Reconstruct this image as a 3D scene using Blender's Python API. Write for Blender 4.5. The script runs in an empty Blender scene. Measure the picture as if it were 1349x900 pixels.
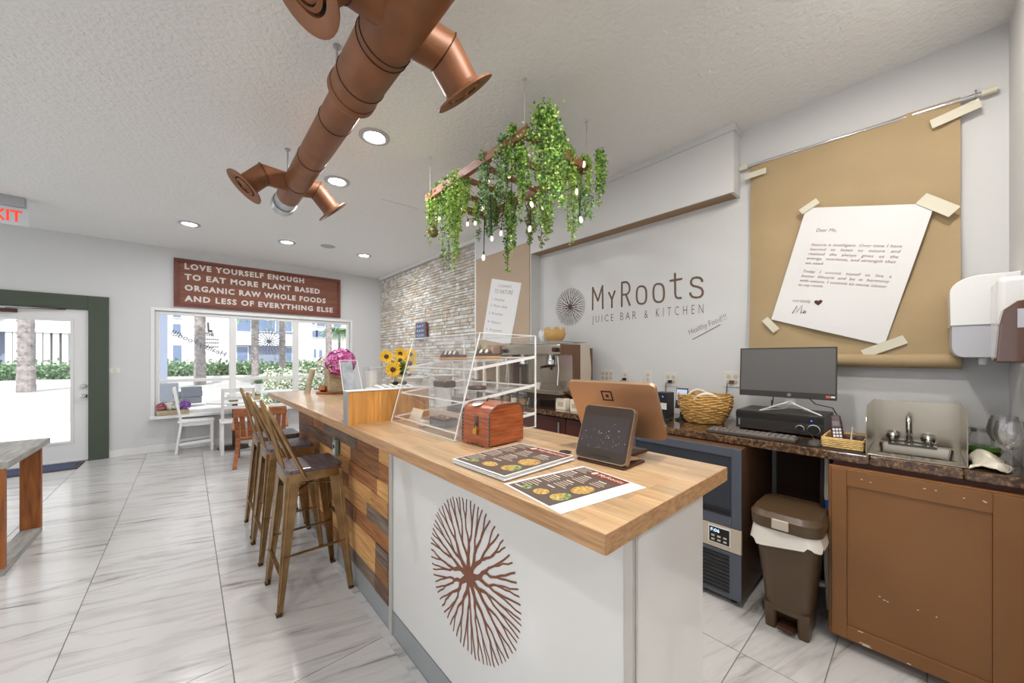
import bpy, math, random
from mathutils import Matrix, Vector
from math import sin, cos, pi, radians
random.seed(7)
C = bpy.context.scene.collection
# ---------------------------------------------------------------- camera
FPX, CX, CY, H = 480.0, 674.5, 472.5, 1.4
YAW = math.atan(426.5 / 480.0)
S_, C_ = sin(YAW), cos(YAW)
cam = bpy.data.cameras.new('camera')
cam.sensor_width = 36.0
cam.lens = FPX / 1349.0 * 36.0
cam.shift_y = (CY - 450.0) / 1349.0
cam.clip_start = 0.02
cam.clip_end = 300
camo = bpy.data.objects.new('camera', cam)
camo.location = (0, 0, H)
camo.rotation_euler = (pi / 2, 0, -YAW)
C.objects.link(camo)
bpy.context.scene.camera = camo
vs = bpy.context.scene.view_settings
vs.view_transform = 'Standard'; vs.look = 'None'; vs.gamma = 1; vs.use_curve_mapping = False
vs.exposure = 0.22
bpy.context.scene.cycles.transparent_max_bounces = 32
# ---------------------------------------------------------------- sky, sun
w = bpy.data.worlds.new('world'); bpy.context.scene.world = w; w.use_nodes = True
bg = w.node_tree.nodes['Background']
bg.inputs[0].default_value = (0.88, 0.93, 1.0, 1); bg.inputs[1].default_value = 1.3
def light(name, kind, loc, energy, color=(1, 1, 1), rot=(0, 0, 0), **k):
    d = bpy.data.lights.new(name, kind); d.energy = energy; d.color = color
    for a_, b_ in k.items(): setattr(d, a_, b_)
    o = bpy.data.objects.new(name, d); o.location = loc; o.rotation_euler = rot; C.objects.link(o); return o
light('sun', 'SUN', (0, -5, 20), 4.0, (1, .97, .92), (radians(38), 0, radians(-22)), angle=radians(1.5))
CEIL = 3.09
LAMPS_SEEN = [(1.06, 2.77), (1.06, 3.70), (0.01, 6.10), (1.07, 6.12), (2.15, 6.07)]
LAMPS_ADDED = [(1.06, .55), (-.9, .6), (-2.6, 1.6), (-2.6, 4.2), (-1.0, -1.6), (1.2, -1.4), (2.05, -.02), (-2.8, -1.2)]  # extra downlights out of view, added to brighten the room
def lamp_light(x, y, e, col):
    light('downlight_lamp', 'AREA', (x, y, CEIL - .03), e, col, shape='DISK', size=.15)
# ---------------------------------------------------------------- pixel rays onto real planes
def ray(x, y):
    l = (x - CX) / FPX; u = (CY - y) / FPX
    return (S_ + l * C_, C_ - l * S_, u)
def onX(x, y, X):
    d = ray(x, y); t = X / d[0]; return Vector((X, d[1] * t, H + d[2] * t))
def onY(x, y, Y):
    d = ray(x, y); t = Y / d[1]; return Vector((d[0] * t, Y, H + d[2] * t))
def onZ(x, y, Z):
    d = ray(x, y); t = (Z - H) / d[2]; return Vector((d[0] * t, d[1] * t, Z))
# ---------------------------------------------------------------- materials
def lin(c):
    if isinstance(c, str):
        c = [int(c[i:i + 2], 16) / 255 for i in (0, 2, 4)]
    return tuple((v / 12.92 if v <= .04045 else ((v + .055) / 1.055) ** 2.4) for v in c) + (1,)
def nt(m): return m.node_tree
def mat(name, col, rough=.6, metal=0, spec=.5, coat=0, bump=0, bscale=80, vary=0, vscale=6, emit=0, ecol=None, stretch=(1, 1, 1), trans=0):
    m = bpy.data.materials.new(name); m.use_nodes = True
    N = nt(m).nodes; L = nt(m).links; b = N['Principled BSDF']
    c = lin(col)
    b.inputs['Base Color'].default_value = c
    b.inputs['Roughness'].default_value = rough
    b.inputs['Metallic'].default_value = metal
    b.inputs['Specular IOR Level'].default_value = spec
    b.inputs['Coat Weight'].default_value = coat
    b.inputs['Transmission Weight'].default_value = trans
    if emit:
        b.inputs['Emission Color'].default_value = lin(ecol or col); b.inputs['Emission Strength'].default_value = emit
    if bump or vary:
        tc = N.new('ShaderNodeTexCoord'); mp = N.new('ShaderNodeMapping'); mp.inputs['Scale'].default_value = stretch
        L.new(tc.outputs['Object'], mp.inputs['Vector'])
    if bump:
        n = N.new('ShaderNodeTexNoise'); n.inputs['Scale'].default_value = bscale; n.inputs['Detail'].default_value = 3
        L.new(mp.outputs[0], n.inputs['Vector'])
        bp = N.new('ShaderNodeBump'); bp.inputs['Strength'].default_value = bump; bp.inputs['Distance'].default_value = .01
        L.new(n.outputs['Fac'], bp.inputs['Height']); L.new(bp.outputs[0], b.inputs['Normal'])
    if vary:
        n = N.new('ShaderNodeTexNoise'); n.inputs['Scale'].default_value = vscale; n.inputs['Detail'].default_value = 4
        L.new(mp.outputs[0], n.inputs['Vector'])
        r = N.new('ShaderNodeValToRGB')
        r.color_ramp.elements[0].position = .3; r.color_ramp.elements[1].position = .7
        r.color_ramp.elements[0].color = tuple(max(0, v * (1 - vary)) for v in c[:3]) + (1,)
        r.color_ramp.elements[1].color = tuple(min(1, v * (1 + vary)) for v in c[:3]) + (1,)
        L.new(n.outputs['Fac'], r.inputs[0]); L.new(r.outputs[0], b.inputs['Base Color'])
    return m
def wood(name, c1, c2, stretch=(14, 1, 14), scale=3, rough=.45, coat=0, knots=0, block=None):
    """two tone grain running along the unstretched axis; block=(len,wid) adds glued staves"""
    m = bpy.data.materials.new(name); m.use_nodes = True
    N = nt(m).nodes; L = nt(m).links; b = N['Principled BSDF']
    b.inputs['Roughness'].default_value = rough; b.inputs['Coat Weight'].default_value = coat
    tc = N.new('ShaderNodeTexCoord'); mp = N.new('ShaderNodeMapping'); mp.inputs['Scale'].default_value = stretch
    L.new(tc.outputs['Object'], mp.inputs['Vector'])
    n = N.new('ShaderNodeTexNoise'); n.inputs['Scale'].default_value = scale; n.inputs['Detail'].default_value = 6
    n.inputs['Distortion'].default_value = .6
    L.new(mp.outputs[0], n.inputs['Vector'])
    r = N.new('ShaderNodeValToRGB'); r.color_ramp.elements[0].position = .32; r.color_ramp.elements[1].position = .68
    r.color_ramp.elements[0].color = lin(c1); r.color_ramp.elements[1].color = lin(c2)
    L.new(n.outputs['Fac'], r.inputs[0]); out = r.outputs[0]
    if block:
        sw = N.new('ShaderNodeSeparateXYZ'); cb = N.new('ShaderNodeCombineXYZ')
        L.new(tc.outputs['Object'], sw.inputs[0])
        L.new(sw.outputs[block[2]], cb.inputs[0]); L.new(sw.outputs[block[3]], cb.inputs[1])
        br = N.new('ShaderNodeTexBrick'); br.inputs['Scale'].default_value = 1
        br.inputs['Brick Width'].default_value = block[0]; br.inputs['Row Height'].default_value = block[1]
        br.inputs['Mortar Size'].default_value = .0006
        br.inputs['Color1'].default_value = (.74, .74, .74, 1); br.inputs['Color2'].default_value = (1.12, 1.08, 1.04, 1)
        br.inputs['Mortar'].default_value = (.6, .55, .5, 1)
        L.new(cb.outputs[0], br.inputs['Vector'])
        mx = N.new('ShaderNodeMixRGB'); mx.blend_type = 'MULTIPLY'; mx.inputs[0].default_value = .8
        L.new(out, mx.inputs[1]); L.new(br.outputs['Color'], mx.inputs[2]); out = mx.outputs[0]
    L.new(out, b.inputs['Base Color'])
    bp = N.new('ShaderNodeBump'); bp.inputs['Strength'].default_value = .15; bp.inputs['Distance'].default_value = .004
    L.new(n.outputs['Fac'], bp.inputs['Height']); L.new(bp.outputs[0], b.inputs['Normal'])
    return m
def glass(name, tint=(1, 1, 1), gl=.06, rough=.0, haze=0, fk=.5):
    m = bpy.data.materials.new(name); m.use_nodes = True
    N = nt(m).nodes; L = nt(m).links; N.clear()
    out = N.new('ShaderNodeOutputMaterial'); t = N.new('ShaderNodeBsdfTransparent'); g = N.new('ShaderNodeBsdfGlossy')
    t.inputs[0].default_value = tint + (1,); g.inputs['Roughness'].default_value = rough
    fr = N.new('ShaderNodeLayerWeight'); fr.inputs[0].default_value = .25
    mr = N.new('ShaderNodeMath'); mr.operation = 'MULTIPLY_ADD'; mr.inputs[1].default_value = fk; mr.inputs[2].default_value = gl
    mr.use_clamp = True
    L.new(fr.outputs['Fresnel'], mr.inputs[0])
    mx = N.new('ShaderNodeMixShader'); L.new(mr.outputs[0], mx.inputs[0]); L.new(t.outputs[0], mx.inputs[1]); L.new(g.outputs[0], mx.inputs[2])
    o = mx.outputs[0]
    if haze:
        d = N.new('ShaderNodeBsdfDiffuse'); d.inputs[0].default_value = (.85, .87, .88, 1)
        m2 = N.new('ShaderNodeMixShader'); m2.inputs[0].default_value = haze
        L.new(o, m2.inputs[1]); L.new(d.outputs[0], m2.inputs[2]); o = m2.outputs[0]
    L.new(o, out.inputs[0]); return m
def speckle(name, cols, scale=60, rough=.12, coat=.5):
    m = bpy.data.materials.new(name); m.use_nodes = True
    N = nt(m).nodes; L = nt(m).links; b = N['Principled BSDF']
    b.inputs['Roughness'].default_value = rough; b.inputs['Coat Weight'].default_value = coat
    tc = N.new('ShaderNodeTexCoord'); v = N.new('ShaderNodeTexNoise'); v.inputs['Scale'].default_value = scale
    v.inputs['Detail'].default_value = 5; v.inputs['Roughness'].default_value = .75
    L.new(tc.outputs['Object'], v.inputs['Vector'])
    r = N.new('ShaderNodeValToRGB'); e = r.color_ramp.elements
    e[0].position = .36; e[0].color = lin(cols[0]); e[1].position = .66; e[1].color = lin(cols[-1])
    for i, c in enumerate(cols[1:-1]):
        k = e.new(.36 + .3 * (i + 1) / (len(cols) - 1)); k.color = lin(c)
    L.new(v.outputs['Fac'], r.inputs[0]); L.new(r.outputs[0], b.inputs['Base Color']); return m
def marble(name, base, vein, rough=.18):
    m = bpy.data.materials.new(name); m.use_nodes = True
    N = nt(m).nodes; L = nt(m).links; b = N['Principled BSDF']
    b.inputs['Roughness'].default_value = rough
    g = N.new('ShaderNodeNewGeometry'); oi = N.new('ShaderNodeObjectInfo')
    mp = N.new('ShaderNodeMapping'); mp.vector_type = 'TEXTURE'; mp.inputs['Rotation'].default_value = (0, 0, radians(-17)); mp.inputs['Scale'].default_value = (1, .13, 1)
    ad = N.new('ShaderNodeVectorMath'); ad.operation = 'ADD'
    ml = N.new('ShaderNodeVectorMath'); ml.operation = 'SCALE'; ml.inputs[3].default_value = 30
    cb = N.new('ShaderNodeCombineXYZ'); L.new(oi.outputs['Random'], cb.inputs[0]); L.new(oi.outputs['Random'], cb.inputs[1])
    L.new(cb.outputs[0], ml.inputs[0])
    L.new(g.outputs['Position'], mp.inputs[0]); L.new(mp.outputs[0], ad.inputs[0]); L.new(ml.outputs[0], ad.inputs[1])
    n = N.new('ShaderNodeTexNoise'); n.inputs['Scale'].default_value = 1.3; n.inputs['Detail'].default_value = 8; n.inputs['Roughness'].default_value = .62
    n.inputs['Distortion'].default_value = 1.1
    L.new(ad.outputs[0], n.inputs['Vector'])
    r = N.new('ShaderNodeValToRGB'); e = r.color_ramp.elements
    e[0].position = .30; e[0].color = lin(vein); e[1].position = .52; e[1].color = lin(base)
    k = e.new(.40); k.color = tuple(.72 * a_ + .28 * c_ for a_, c_ in zip(lin(base), lin(vein)))
    L.new(n.outputs['Fac'], r.inputs[0]); L.new(r.outputs[0], b.inputs['Base Color']); return m
M = {}
M['wall'] = mat('wall_paint', 'D4D4D3', .85, bump=.06, bscale=60)
M['ceiling'] = mat('textured_ceiling_paint', 'E8E8E6', .95, bump=.9, bscale=38)
M['trimw'] = mat('white_trim_paint', 'E6E5E2', .5)
M['green'] = mat('dark_green_paint', '485142', .6)
M['floor'] = marble('marble_tile', 'CAC7C4', '7C756F')
M['grout'] = mat('grout', '85827d', .9)
M['glass'] = glass('window_glass')
M['acrylic'] = glass('clear_acrylic', gl=.012, haze=.018, fk=.16)
M['glassware'] = glass('thin_glassware', gl=.10)
M['edge'] = mat('acrylic_edge', 'F2F2F0', .3)
M['butcher'] = wood('butcher_block', 'B2906A', 'CBAE88', (14, 1.1, 14), 4, .32, .25, block=(.55, .052, 1, 0))
M['butcherv'] = wood('board_upright', 'B9782F', 'DDA45A', (12, 14, 1.2), 3, .4, .1, block=(2, .075, 2, 0))
M['edgewood'] = wood('worktop_edge_wood', '9C7048', 'BE9468', (10, 1.6, 30), 4, .4)
M['planks'] = [wood('reclaimed_%d' % i, a_, b_, (18, 1.5, 18), 3.2, .65) for i, (a_, b_) in enumerate([
    ('9C6A38', 'C9935A'), ('6B4326', '94633A'), ('4F3728', '755744'), ('B27C43', 'D8A568'), ('574539', '83705F'), ('7B4A27', 'A86E3E')])]
M['silver'] = mat('brushed_aluminium', 'B6B8BA', .35, .8)
M['kick'] = mat('metal_kickplate', 'A4A7A8', .4, .45)
M['panel'] = mat('glossy_white_laminate', 'D9D7D3', .08, coat=.6)
M['logo'] = mat('logo_brown', '7A4A33', .6)
M['wallemblem'] = mat('wall_emblem_brown', '564138', .7)
M['wlogo'] = mat('wall_logo_brown', '6E5849', .7)
M['copperduct'] = mat('painted_copper_duct', '80502F', .48, .15, vary=.18, vscale=9)
M['copperdark'] = mat('duct_seam', '4A2C20', .5, .3)
M['brass'] = mat('gunmetal_brass', '9A7C56', .32, .85, vary=.25, vscale=14)
M['seatwood'] = wood('dark_elm_seat', '403438', '75666A', (20, 2, 20), 4, .35, .2)
M['white'] = mat('white_painted_wood', 'E9E8E6', .45)
M['teak'] = wood('teak_brown', '7E4423', 'B06B3A', (3, 3, 14), 4, .5)
M['darkbrown'] = mat('dark_brown_metal', '4A2E20', .5, .2)
M['greytop'] = wood('weathered_grey_wood', '8C8A85', 'B5B2AA', (12, 1.5, 12), 3, .55)
M['legwood'] = wood('orange_brown_plank', '7C4318', 'AC672B', (14, 14, 1.3), 3, .5)
M['kraft'] = mat('kraft_paper', 'AE9772', .8, vary=.06, vscale=3, bump=.25, bscale=9)
M['kraft2'] = mat('kraft_paper_far', 'B5A08A', .8, vary=.05, vscale=3)
M['paper'] = mat('white_paper', 'E4E3E1', .7)
M['tape'] = mat('masking_tape', 'D9D3BE', .6)
M['ink'] = mat('text_ink', '8A6A60', .8)
M['signbrown'] = wood('sign_brown', '6E3E2C', '87523C', (1, 12, 12), 2, .6)
M['signwhite'] = mat('sign_letters', 'D8D2CC', .7)
M['redneon'] = mat('exit_red', 'E8402C', .5, emit=.7)
M['granite'] = speckle('brown_granite', ['2A1A10', '4A3020', '6E5034', 'A08458'], 55)
M['cabinet'] = mat('brown_cabinet_paint', '80552B', .42, vary=.07, vscale=2.5)
M['cabdark'] = mat('dark_red_brown_cabinet', '4A1F17', .5)
M['dark'] = mat('black_plastic', '1E1B19', .4)
M['binbrown'] = mat('brown_bin_plastic', '54412D', .38)
M['bag'] = mat('white_bin_bag', 'E2DCD0', .4)
M['icegrey'] = mat('ice_maker_grey', '5F6570', .4, .4)
M['icedark'] = mat('ice_maker_dark', '3A3E47', .35, .2)
M['steel'] = mat('stainless_steel', 'B0A797', .2, .9)
M['chrome'] = mat('chrome', 'D8D8D8', .1, 1)
M['wicker'] = mat('wicker', 'C79C58', .7, vary=.35, vscale=45)
M['wicker2'] = mat('pale_wicker', 'D2B071', .7, vary=.25, vscale=45)
M['screenoff'] = mat('monitor_screen', '56524E', .3, spec=.7)  # dark screen lightened; its sheen is put into the base colour
M['bezel'] = mat('monitor_bezel', '2F2A26', .4)
M['alu'] = mat('alu_warm_reflection', 'C9A688', .36, .8)  # aluminium tinted orange: the wood counter's reflection is painted into the colour
M['kbd'] = mat('keyboard_grey', '4A423C', .6)
M['key'] = mat('keys_grey', '6F6862', .55)
M['leaf1'] = mat('leaf_green', '80B04E', .55, vary=.3, vscale=20)
M['leaf2'] = mat('leaf_yellow_green', 'B8D26A', .55, vary=.25, vscale=20)
M['leaf3'] = mat('leaf_blue_green', '96B88A', .55, vary=.25, vscale=20)
M['leaf4'] = mat('leaf_olive_brown', '98935A', .6, vary=.3, vscale=20)
M['leafd'] = mat('leaf_dark', '55793F', .6)
M['twine'] = mat('vine_stem', '5B5030', .7)
M['ladder'] = wood('ladder_brown', '7A4A34', '9C6A50', (12, 2, 12), 4, .6)
M['bulb'] = mat('warm_bulb', 'FFF2D8', .3, emit=1.6, ecol='FFE8BE')
M['bulbglass'] = glass('bulb_glass', (1, .97, .9), .08)
M['wire'] = mat('dark_wire', '2B231D', .6)
M['steelwire'] = mat('steel_wire', 'D6D6D4', .4, .5)
M['ringgrey'] = mat('lamp_ring_grey', 'B4B4B6', .5)
M['strip'] = mat('pale_edge_strip', 'C6C3BC', .4, .5)
M['lamp'] = mat('lamp_lens', 'FFFFFF', .5, emit=5)
M['choc'] = mat('chocolate', '4A3026', .45)
M['cream'] = mat('cream', 'EFE4CF', .6)
M['cake'] = mat('cake_crumb', 'B58A5C', .8)
M['pink'] = mat('pink_petals', 'CE62A4', .6, vary=.3, vscale=50)
M['pinkpale'] = mat('pale_pink_petals', 'E6A6CC', .6)
M['pinkdeep'] = mat('deep_pink_petals', 'B23C80', .6)
M['lilac'] = mat('lilac_petals', '9C68B8', .6, vary=.25, vscale=50)
M['whitepetal'] = mat('white_petals', 'E9E6DA', .6)
M['dusty'] = mat('dusty_rose_petals', 'B8717C', .6)
M['yellow'] = mat('sunflower_petals', 'F2C52B', .55)
M['seed'] = mat('sunflower_disc', '5A3016', .8)
M['birch'] = mat('pale_bark', 'C7BBA3', .8, vary=.2, vscale=20)
M['bluegrey'] = mat('blue_print', '58627E', .6)
M['beige'] = mat('beige_metal', 'C9BCAA', .4, .2)
M['espbrown'] = mat('espresso_brown', '6A4A33', .4, .1)
M['egg'] = mat('tan_ceramic', 'CFA664', .5)
M['darkred'] = mat('dark_red_plastic', '3C1612', .35)
M['black'] = mat('matte_black', '17130F', .5)
M['screenon'] = mat('lit_phone_screen', 'AAB8D0', .3, emit=.5)
M['glow'] = mat('phone_torch', 'FFFFFF', .3, emit=3)
M['blueled'] = mat('blue_led', '4060FF', .3, emit=3)
M['lcd'] = mat('lcd_digits', 'BFE0FF', .3, emit=1.5)
M['smoke'] = mat('smoked_brown_cover', '5A3A2A', .12, coat=.5)
M['dispwhite'] = mat('white_glossy_plastic', 'E6E6E4', .2, coat=.3)
M['frost'] = mat('frosted_grey_plastic', 'B9BAC0', .25)
M['cloth'] = mat('white_cloth', 'E8E0CE', .9)
M['greenobj'] = mat('green_glass_dish', '3A5E1C', .2, coat=.5)
M['mat'] = mat('blue_grey_mat', '4B5470', .95, bump=.4, bscale=150)
M['matedge'] = mat('mat_rubber_edge', '4A3F42', .7)
M['redtag'] = mat('orange_red_sticker', 'D0603A', .6)
M['teal'] = mat('grey_green_plastic', '7E918C', .5)
M['outlet'] = mat('ivory_outlet', 'DAD7CE', .5)
M['tabscreen'] = mat('tablet_screen', '3A3230', .15, spec=.7)
M['menubrown'] = mat('menu_brown', '5E5048', .5)
M['menured'] = mat('menu_red', '7C3A30', .5)
M['menutext'] = mat('menu_print_text', 'CFC0B0', .6)
M['menufood'] = speckle('menu_food', ['4A3020', 'A5713A', 'D0B070', '6E7A44'], 130, .5, 0)
M['menufood2'] = speckle('menu_food_yellow', ['7A5A2A', 'C09A48', 'DCC890'], 150, .5, 0)
M['menugreen'] = speckle('menu_food_green', ['3E4A30', '7E9658', 'C8C08A'], 130, .5, 0)
M['copper'] = mat('polished_copper', 'B2693F', .25, .8)
M['boxwood'] = wood('crate_wood', '9A8668', 'C6B593', (2, 2, 12), 5, .7)
M['chest'] = wood('chest_mahogany', '86401F', 'B4633A', (2, 2, 22), 5, .35, .2)
M['gold'] = mat('brass_padlock', 'D2A23A', .3, .8)
M['studs'] = mat('iron_trim', '6B5F58', .4, .7)
# outdoors
M['paving'] = mat('pale_concrete', 'D8D6D2', .9, vary=.05, vscale=1.5)
M['road'] = mat('sunlit_road', 'B4B3B1', .9, vary=.05, vscale=.6)
M['facade'] = mat('white_render', 'EFEFEE', .9)
M['facade2'] = mat('grey_blue_render', '8E98AE', .8)
M['pane'] = mat('far_window_glass', '7B8DAE', .2)
M['palm'] = mat('palm_bark', '9C9492', .95, vary=.35, vscale=5, bump=1, bscale=8)
M['hedge'] = mat('hedge_leaves', '6B8A66', .8, vary=.45, vscale=7)
M['hedgew'] = mat('white_flowering_shrub', 'C7CFB6', .8, vary=.4, vscale=14)
M['rattan'] = mat('grey_rattan', '50565F', .8)
M['cushion'] = mat('grey_cushion', '6E7580', .9)
# ---------------------------------------------------------------- mesh builder
class MB:
    def __init__(s): s.v = []; s.f = []; s.m = []; s.T = None
    def add(s, vs_, fs, mi=0):
        n = len(s.v)
        if s.T is not None: vs_ = [tuple(s.T @ Vector(p)) for p in vs_]
        s.v += [tuple(p) for p in vs_]; s.f += [tuple(i + n for i in f) for f in fs]; s.m += [mi] * len(fs); return s
    def box(s, x0, x1, y0, y1, z0, z1, mi=0):
        v = [(x, y, z) for z in (z0, z1) for y in (y0, y1) for x in (x0, x1)]
        return s.add(v, [(0, 2, 3, 1), (4, 5, 7, 6), (0, 1, 5, 4), (2, 6, 7, 3), (0, 4, 6, 2), (1, 3, 7, 5)], mi)
    def cbox(s, c, d, mi=0, R=None):
        x, y, z = (k / 2 for k in d)
        v = [Vector((a_ * x, b_ * y, e_ * z)) for e_ in (-1, 1) for b_ in (-1, 1) for a_ in (-1, 1)]
        if R is not None: v = [R @ p for p in v]
        v = [p + Vector(c) for p in v]
        return s.add(v, [(0, 2, 3, 1), (4, 5, 7, 6), (0, 1, 5, 4), (2, 6, 7, 3), (0, 4, 6, 2), (1, 3, 7, 5)], mi)
    def taper(s, c0, d0, c1, d1, mi=0):
        v = []
        for c, d in ((c0, d0), (c1, d1)):
            v += [(c[0] + a_ * d[0] / 2, c[1] + b_ * d[1] / 2, c[2]) for b_ in (-1, 1) for a_ in (-1, 1)]
        return s.add(v, [(0, 2, 3, 1), (4, 5, 7, 6), (0, 1, 5, 4), (2, 6, 7, 3), (0, 4, 6, 2), (1, 3, 7, 5)], mi)
    def bar(s, p, q, w_, t_, mi=0, up=(0, 0, 1)):
        p = Vector(p); q = Vector(q); d = q - p; L_ = d.length; d.normalize()
        u = Vector(up)
        if abs(d.dot(u)) > .99: u = Vector((1, 0, 0))
        a_ = d.cross(u).normalized(); b_ = a_.cross(d)
        v = [p + a_ * (i * w_ / 2) + b_ * (j * t_ / 2) + d * (k * L_) for k in (0, 1) for j in (-1, 1) for i in (-1, 1)]
        return s.add(v, [(0, 2, 3, 1), (4, 5, 7, 6), (0, 1, 5, 4), (2, 6, 7, 3), (0, 4, 6, 2), (1, 3, 7, 5)], mi)
    def tube(s, pts, r, n=8, mi=0, cap=True):
        pts = [Vector(p) for p in pts]; rs = r if isinstance(r, (list, tuple)) else [r] * len(pts)
        rings = []; prev = None
        for i, p in enumerate(pts):
            d = (pts[min(i + 1, len(pts) - 1)] - pts[max(i - 1, 0)]).normalized()
            if prev is None:
                u = Vector((0, 0, 1)) if abs(d.z) < .9 else Vector((1, 0, 0))
                a_ = d.cross(u).normalized()
            else:
                a_ = (prev - d * prev.dot(d)).normalized()
            prev = a_; b_ = d.cross(a_)
            rings.append([p + a_ * (rs[i] * cos(2 * pi * k / n)) + b_ * (rs[i] * sin(2 * pi * k / n)) for k in range(n)])
        v = [q for g in rings for q in g]; f = []
        for i in range(len(rings) - 1):
            for k in range(n):
                k2 = (k + 1) % n; f.append((i * n + k, i * n + k2, (i + 1) * n + k2, (i + 1) * n + k))
        if cap: f.append(tuple(range(n))[::-1]); f.append(tuple((len(rings) - 1) * n + k for k in range(n)))
        return s.add(v, f, mi)
    def lathe(s, prof, c=(0, 0, 0), n=20, mi=0, R=None, sx=1, sy=1, caps=True):
        v = []; f = []
        for r, z in prof:
            for k in range(n):
                p = Vector((r * cos(2 * pi * k / n) * sx, r * sin(2 * pi * k / n) * sy, z))
                if R is not None: p = R @ p
                v.append(p + Vector(c))
        for i in range(len(prof) - 1):
            for k in range(n):
                k2 = (k + 1) % n; f.append((i * n + k, i * n + k2, (i + 1) * n + k2, (i + 1) * n + k))
        if caps and prof[0][0] > 1e-6: f.append(tuple(range(n))[::-1])
        if caps and prof[-1][0] > 1e-6: f.append(tuple((len(prof) - 1) * n + k for k in range(n)))
        return s.add(v, f, mi)
    def ball(s, c, r, n=10, mi=0, sc=(1, 1, 1)):
        m_ = max(4, n // 2 + 1)
        prof = [(max(1e-7, r * sin(pi * i / m_)), -r * cos(pi * i / m_)) for i in range(m_ + 1)]
        v = []; f = []
        for a_, z in prof:
            for k in range(n): v.append((c[0] + a_ * cos(2 * pi * k / n) * sc[0], c[1] + a_ * sin(2 * pi * k / n) * sc[1], c[2] + z * sc[2]))
        for i in range(m_):
            for k in range(n):
                k2 = (k + 1) % n; f.append((i * n + k, i * n + k2, (i + 1) * n + k2, (i + 1) * n + k))
        return s.add(v, f, mi)
    def prism(s, poly, axis, a0, a1, mi=0):
        """poly of 2d points in the plane normal to axis (x: y,z; y: x,z; z: x,y)"""
        def P(p, a_): return (a_, p[0], p[1]) if axis == 0 else (p[0], a_, p[1]) if axis == 1 else (p[0], p[1], a_)
        n = len(poly); v = [P(p, a0) for p in poly] + [P(p, a1) for p in poly]
        f = [tuple(range(n)), tuple(range(2 * n - 1, n - 1, -1))] + [(i, i + n, (i + 1) % n + n, (i + 1) % n) for i in range(n)]
        return s.add(v, f, mi)
    def quad(s, a_, b_, c_, d_, mi=0): return s.add([a_, b_, c_, d_], [(0, 1, 2, 3)], mi)
    def slab(s, pts, t, mi=0):
        """thin solid from 4+ coplanar points, thickness vector t"""
        t = Vector(t); n = len(pts); v = [Vector(p) for p in pts]; v += [p + t for p in v]
        f = [tuple(range(n)), tuple(range(2 * n - 1, n - 1, -1))] + [(i, i + n, (i + 1) % n + n, (i + 1) % n) for i in range(n)]
        return s.add(v, f, mi)
WM = {}
def setp(o, label=None, cat=None, group=None, kind=None):
    if label: o['label'] = label
    if cat: o['category'] = cat
    if group: o['group'] = group
    if kind: o['kind'] = kind
    return o
def thing(name, label, cat, loc=(0, 0, 0), rz=0, group=None):
    o = bpy.data.objects.new(name, None); C.objects.link(o); o.location = loc; o.rotation_euler = (0, 0, rz)
    o.empty_display_size = .05
    WM[o.name] = Matrix.Translation(loc) @ Matrix.Rotation(rz, 4, 'Z')
    return setp(o, label, cat, group)
def obj(name, mb, mats, parent=None, bevel=0, smooth=False, local=False, loc=None, label=None, cat=None, group=None, kind=None, seg=2):
    """link one mesh; without parent and with loc the origin is moved to loc"""
    me = bpy.data.meshes.new(name)
    vs_ = mb.v; inv = None; wm = Matrix.Identity(4)
    if parent is not None:
        wm = WM[parent.name]
        if not local: inv = wm.inverted()
    elif loc is not None: inv = Matrix.Translation(loc).inverted()
    if inv is not None: vs_ = [tuple(inv @ Vector(p)) for p in vs_]
    me.from_pydata(vs_, [], mb.f)
    if not isinstance(mats, (list, tuple)): mats = [mats]
    for m_ in mats: me.materials.append(m_)
    if len(mats) > 1: me.polygons.foreach_set('material_index', mb.m)
    if smooth: me.polygons.foreach_set('use_smooth', [True] * len(me.polygons))
    me.validate(); me.update()
    o = bpy.data.objects.new(name, me); C.objects.link(o)
    if parent is not None: o.parent = parent
    elif loc is not None: o.location = loc
    WM[o.name] = wm if parent is not None else (Matrix.Translation(loc) if loc is not None else wm)
    if bevel:
        b = o.modifiers.new('bevel', 'BEVEL'); b.width = bevel; b.segments = seg; b.limit_method = 'ANGLE'; b.angle_limit = radians(40)
    if smooth:
        try: me.set_sharp_from_angle(angle=radians(38))
        except Exception: pass
    return setp(o, label, cat, group, kind)
def copy_tree(o, parent=None):
    c = o.copy(); C.objects.link(c)
    if parent is not None: c.parent = parent
    for ch in [k for k in KIDS.get(o.name, [])]: copy_tree(ch, c)
    return c
KIDS = {}
def kids_of(root):
    KIDS.clear()
    for o in bpy.data.objects:
        if o.parent: KIDS.setdefault(o.parent.name, []).append(o)
def dup(root, loc, rz=None, label=None, group=None):
    kids_of(root); c = copy_tree(root); c.location = loc
    if rz is not None: c.rotation_euler = (0, 0, rz)
    return setp(c, label, None, group)
def struct(name, mb, m_, parent=None, **k):
    o = obj(name, mb, m_, parent, **k)
    if parent is None: o['kind'] = 'structure'
    return o
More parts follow.
